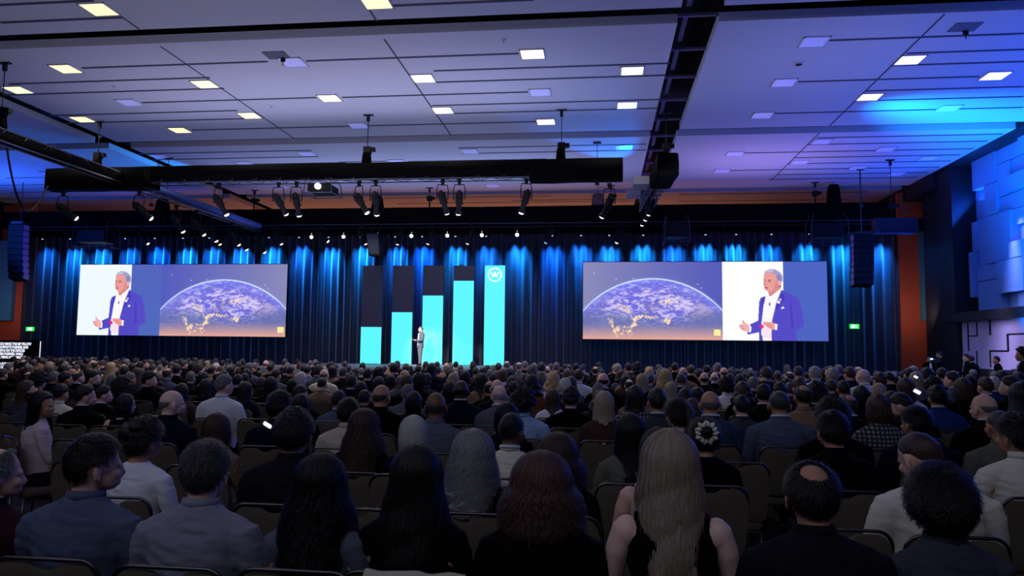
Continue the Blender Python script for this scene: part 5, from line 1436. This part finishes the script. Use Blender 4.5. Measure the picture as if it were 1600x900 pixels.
for i, q in enumerate(ALL):
    person(q['x'], q['y'], q['ht'], q['label'], q['sex'], q['style'], q['hair'], q['top'], q['col'], q['skin'], q['yaw'], q.get('pitch', 0), q.get('lan', False), q.get('gls', False),
           rz=q.get('rz', 0), wide=q.get('wide', 1.0), near=q['r'] <= 3, low=q['r'] >= 5, seed=i % 7, group='seated audience', inner=q.get('inner', 'white' if (q['r'] > 3 and i % 3 == 0 or q.get('lan')) else None), extra=q.get('extra'), mini=q['r'] > 12)

# chairs: under every seated person of the first nine rows, and the empty ones the photo shows
EMPTY = [(0,225),(0,35+1000)] and []
EC = [(1,1165),(1,1312),(1,1412),(1,1592),(1,560),(1,376),(2,1195),(2,1346),(2,586),(3,35),(3,1152),(3,1262),(3,1370),(3,120),(4,170),(5,400),(5,255),(6,405),(8,418),(3,745),(4,948),(5,1487),(6,1512),(10,541),(10,575),(9,478),(10,440),(2,130),(3,415)]
seats = []
for q in ALL:
    if q['r'] <= 8 or q['r'] == 10 and q['px'] == 507: seats.append([q['r'], q['x'], q['y'], q['rz'] if 'rz' in q else 0, True, q])
for r, px in EC:
    y = rowy(r, px); x = at(px, 700, y=y-.25)[0]
    if all(not (s[0] == r and abs(s[1]-x) < .40) for s in seats): seats.append([r, x, y, 0, False, None])
dd = defaultdict(list)
for s in seats:
    r, x, y, rz_, occ, q = s; px = pxof(x, y-.25, .9)
    if occ:
        h = HD[q['style']]; h = h % HN[q['hair']] if '%s' in h else h
        lb = 'banquet chair of person with %s, %s, %s' % (h, rown(r), place(q['px']))
    else: lb = 'empty brown banquet chair, %s, %s' % (rown(r), place(px))
    dd[lb].append(s)
for lb, ss in dd.items():
    ss.sort(key=lambda s: s[1])
    for k, s in enumerate(ss):
        l2 = lb if len(ss) == 1 else lb+', '+(['left', 'right'] if len(ss) == 2 else ['leftmost', 'middle', 'right', 'rightmost'])[k]
        chair(s[1], s[2], l2, rz=-math.radians(s[3]), simple=s[0] > 5)
# a cream coat folded over the chair back in the nearest row
x = at(650, 892, y=rowy(0, 650)-.25)[0]; y = rowy(0, 650)-.262
b = MB(); nx, nz = 30, 18; Pg = np.zeros((nz, nx, 3))
for i in range(nz):
    t = i/(nz-1)*2-1
    for j in range(nx):
        u_ = j/(nx-1)*2-1; k = vnoise(np.array([u_*3.]), np.array([t*2.+5]))[0]
        a = t*1.3; Pg[i, j] = (u_*.19+.01*k, -.035*math.sin(max(-1.57, min(1.57, a*1.5)))*1.1-(.02 if t > .5 else 0), .945-.20*abs(t)**1.6+.012*k)
b.grid(Pg); o = b.build('folded_coat', M_CL['beige'], smooth=True, label='beige coat folded over the chair back behind the very long dark hair', cat='coat'); o.location = (x, y-.035, 0)
sm = o.modifiers.new('thickness', 'SOLIDIFY'); sm.thickness = .012

# the far remainder of the crowd: one object
def low(V, Fc, vox):
    b = MB(); b.add(V, Fc); return remesh(b, vox, 1)
if rest:
    lb_ = {sx: low(narrow(T_BODYL[0], k), T_BODYL[1], .040) for sx, k in (('m', 1), ('f', .88))}
    ls_ = {sx: low(narrow(T_SUITL[0], k), T_SUITL[1], .040) for sx, k in (('m', 1), ('f', .88))}
    HM = {}
    keys = ['black', 'dark', 'brown', 'dgrey', 'grey', 'dblond']; cks = ['black', 'navy', 'charcoal', 'grey', 'dgrey', 'tan', 'white', 'slate', 'brown']; sks = ['l', 't', 'p', 'b']
    mats_ = [M_HR[k] for k in keys]+[M_CL[k] for k in cks]+[M_SK[k] for k in sks]
    b = MB()
    for q in rest:
        s = q['ht']/SIZE; T = lambda V: (np.asarray(V)*s)+np.array([q['x'], q['y'], 0])
        b.add(T(lb_[q['sex']][0]), lb_[q['sex']][1], 15+sks.index(q['skin'])); b.add(T(ls_[q['sex']][0]*np.array([1.03, 1.03, 1])), ls_[q['sex']][1], 6+cks.index(q['col']))
        st = q['style']
        if st not in HM:
            if st in ('bob', 'long', 'bobwave'):
                ze = .92 if st == 'long' else 1.08; hb = MB(); hb.rings([(0,-.03,ze,.07,.05),(0,-.035,ze+.05,.098,.075),(0,-.03,1.2,.100,.088),(0,-.02,1.29,.088,.085),(0,-.012,1.345,.045,.05)], 14); HM[st] = (np.concatenate(hb.v), hb.f)
            else:
                kw = dict(thick=.05 if st == 'bigcurl' else .013); 
                if st == 'bald': kw['bald'] = (1.42, .0)
                HM[st] = cap_hair(nu=28, nv=16, **kw)
        b.add(T(HM[st][0]), HM[st][1], keys.index(q['hair']) if q['hair'] in keys else 3)
    b.build('seated_crowd', mats_, smooth=True, kind='stuff', label='crowd of seated people in the farthest rows before the stage', cat='crowd')

# ------------------------------------------------------------------ standing figures
UP = np.array([0, .0, .415])
def standing(arms, legs_x=.10, step=.0):
    """skin body, jacket and trousers for a standing pose; arms: per side list of joints"""
    b = MB(); h = MB(); head_shapes(h); hv = [v+UP for v in h.v]; b.add(np.concatenate(hv), h.f)
    b.tube([(0, -.045, 1.455), (0, -.036, 1.515), (0, -.018, 1.585)], [.060, .056, .056], 20)
    b.rings([(0,0,.86,.15,.10),(0,0,.95,.155,.11),(0,-.01,1.08,.14,.10),(0,-.02,1.2,.145,.10),(0,-.035,1.32,.165,.11),(0,-.045,1.41,.165,.095),(0,-.045,1.46,.11,.075),(0,-.045,1.49,.066,.06)], 28)
    j = MB(); j.rings([(0,.0,.80,.185,.135),(0,.0,.92,.185,.135),(0,-.005,1.05,.172,.122),(0,-.02,1.18,.178,.122),(0,-.035,1.30,.198,.128),(0,-.045,1.38,.205,.120),(0,-.045,1.44,.180,.102),(0,-.045,1.475,.128,.084),(0,-.045,1.505,.086,.074),(0,-.042,1.52,.072,.066)], 32, p=2.25)
    for s, A_ in zip((-1, 1), arms):
        A_ = np.array(A_, float); b.tube(A_, [.05, .046, .04, .034, .026][:len(A_)], 14); f = A_[-1]-A_[-2]; f /= np.linalg.norm(f)
        hand(b, s, A_[-1], f)
        B_ = A_.copy(); B_[-1] = A_[-1]-f*.02; j.tube(B_, [.066, .060, .054, .048, .040][:len(A_)], 14); j.ell((s*.175, -.045, 1.415), (.068, .068, .056), 16, 10)
    t = MB(); t.rings([(0,0,.80,.165,.125),(0,0,.90,.17,.12),(0,0,1.0,.162,.115)], 24, p=2.2)
    for s in (-1, 1):
        L_ = [(s*.085, 0, .84), (s*legs_x, s*step*.5, .50), (s*legs_x*1.05, s*step-.01, .09)]
        b.tube(L_, [.08, .055, .038], 14); t.tube(L_, [.098, .078, .062], 14)
        b.ell((s*legs_x*1.05, s*step+.05, .04), (.04, .10, .04), 14, 8)
    sh = MB()
    for s in (-1, 1): sh.ell((s*legs_x*1.05, s*step+.045, .045), (.048, .135, .042), 16, 8)
    return [remesh(b, .0075, 3), remesh(j, .011, 5), remesh(t, .014, 3), remesh(sh, .01, 2)]
def rest_arm(s): return [(s*.185, -.045, 1.42), (s*.225, -.05, 1.25), (s*.235, -.03, 1.12), (s*.225, .03, .98), (s*.215, .06, .88)]
def fwd_arm(s, x=.10, z=1.12): return [(s*.185, -.045, 1.42), (s*.225, -.04, 1.28), (s*.24, -.01, 1.14), (s*.19, .12, 1.10), (s*x, .25, z)]
ST = {'rest': standing([rest_arm(-1), rest_arm(1)]), 'hold': standing([fwd_arm(-1), fwd_arm(1, .10, 1.10)])}
ST['speak'] = standing([[(-.185,-.045,1.42),(-.22,-.02,1.28),(-.235,.02,1.14),(-.20,.18,1.12),(-.14,.34,1.16)], fwd_arm(1, .04, 1.12)], step=-.06)
def stand_person(x, y, z0, rz, pose, label, hair='dark', style='short', col='black', pant='charcoal', skin='l', ht=1.75, lan=False, yaw=0, shirt='white'):
    e = empty('person', (x, y, z0), rz, label, 'person'); s = ht/1.755; e.scale = (s, s, s)
    V, Fc = ST[pose][0]; V0 = V-UP*0
    m = eyes_lips(V-UP, Fc)
    Vt = V.copy(); Vt = turn(Vt-UP, math.radians(yaw))+UP if yaw else Vt
    me = tomesh('body', Vt, Fc, m); obj('body', me, e, [M_SK[skin], M_lip, M_ew, M_ir, M_br])
    for k, nm_, mm in ((1, 'jacket', M_CL[col]), (2, 'trousers', M_CL[pant]), (3, 'shoes', M_blk)): obj(nm_, tomesh(nm_, *ST[pose][k]), e, [mm])
    hm = get_hair(style, False, 1)
    if hm:
        h = obj('hair', hm, e, [M_HR[hair]]); h.matrix_local = Matrix.Translation(UP.tolist()) @ Matrix.Translation(NK.tolist()) @ Matrix.Rotation(-math.radians(yaw), 4, 'Z') @ Matrix.Translation((-NK).tolist())
    for mesh_, nm_, mm in ((T_COLL_S, 'jacket_collar', M_CL[col]), (T_COLL_W, 'shirt_collar', M_CL[shirt])):
        obj(nm_, mesh_, e, [mm], loc=UP.tolist())
    # open shirt front
    b = MB(); b.grid([[(-.012, .078-.01, 1.50), (.012, .078-.01, 1.50)], [(-.052, .088, 1.42), (.052, .088, 1.42)], [(-.062, .100, 1.28), (.062, .100, 1.28)], [(-.05, .118, 1.12), (.05, .118, 1.12)], [(-.045, .133, .95), (.045, .133, .95)]][::-1])
    b.build('shirt_front', M_CL[shirt], e, smooth=True)
    if lan: obj('lanyard', T_LAN, e, [M_lw, M_lb], loc=UP.tolist())
    return e
p = at(656, 572, y=34.3)
stand_person(p[0], 34.3, .94, math.radians(128), 'speak', 'presenter in blue-grey suit and white shirt gesturing on the stage', 'grey', 'grey', 'slate', 'grey', 'l', 1.80)
for (px, py, y, rz, pose, lb, kw) in (
    (1467, 549, 30.0, 60, 'hold', 'standing person in dark suit leaning beside the pilaster at right', dict(skin='t')),
    (1509, 553, 27.5, 70, 'hold', 'standing person with pale shirt front beside the plaster wall, left of the pair', dict(skin='l', lan=True)),
    (1517, 556, 26.6, 20, 'rest', 'standing person in black jacket by the plaster wall, right of the pair', dict(skin='b')),
    (1556, 557, 25.0, 80, 'rest', 'standing person with cropped dark hair in black suit against the plaster wall', dict(skin='t')),
    (1596, 544, 15.5, 60, 'rest', 'standing person with white lanyard cut by the right picture edge', dict(skin='t', lan=True, style='bigcurl'))):
    a = at(px, py, y=y); stand_person(a[0], y, 0, math.radians(rz), pose, lb, ht=min(1.92, max(1.6, a[2])), **kw)
a = at(1451, 556, y=30.5)
stand_person(a[0], 30.5, 0, math.radians(200), 'hold', 'camera operator standing behind a tripod camera next to the orange strip', ht=1.66, skin='t')
e = empty('video_camera', (a[0]-.15, 29.5, 0), label='black video camera on tripod by the right pilaster', cat='camera')
b = MB()
for t in (0, 2.1, 4.2): b.tube([(0, 0, 1.2), (.38*math.cos(t), .38*math.sin(t), 0)], .016, 6)
b.tube([(0, 0, 1.15), (0, 0, 1.4)], .03, 8); b.build('tripod', M_blk, e)
b = MB(); b.box((0, 0, 1.5), (.14, .36, .18)); b.tube([(0, -.18, 1.5), (0, -.36, 1.5)], [.05, .07], 14); b.box((0, .05, 1.63), (.03, .2, .03)); b.build('camera_body', M_blk, e)
b = MB(); b.box((-.12, .1, 1.56), (.09, .015, .06)); b.build('viewfinder_screen', M_blens, e)
# phones held up or glowing in the crowd
M_ph = mat('phone_glow', (230, 235, 255), .4, emit=(225, 230, 255), strength=1.2)
for k, (px, py, y, w_, h_, lb) in enumerate(((355, 562, 22.0, .15, .09, 'raised phone above the heads below the left globe'), (1433, 612, 9.3, .15, .08, 'glowing phone left of the person in blue jacket'),
      (418, 664, 5.9, .14, .07, 'glowing phone beside the person with thick black hair'), (1431, 589, 12.6, .12, .07, 'glowing phone below the orange strip, farther back'))):
    a = at(px, py, y=y); w_ *= .6; h_ *= .6; e = empty('phone', a, label=lb, cat='phone', group='phones'); e.rotation_euler = (.3, .5 if k else 0, 0)
    MB().prism(rrect(w_, h_, .012, 3), 0, .009).build('phone_case', M_blk, e)
    (MB().prism(rrect(w_*.92, h_*.88, .01, 3), -.002, 0)).build('phone_screen', M_ph if k else mat('phone_dim', (40, 50, 90), .3, emit=(60, 80, 150), strength=.5), e)
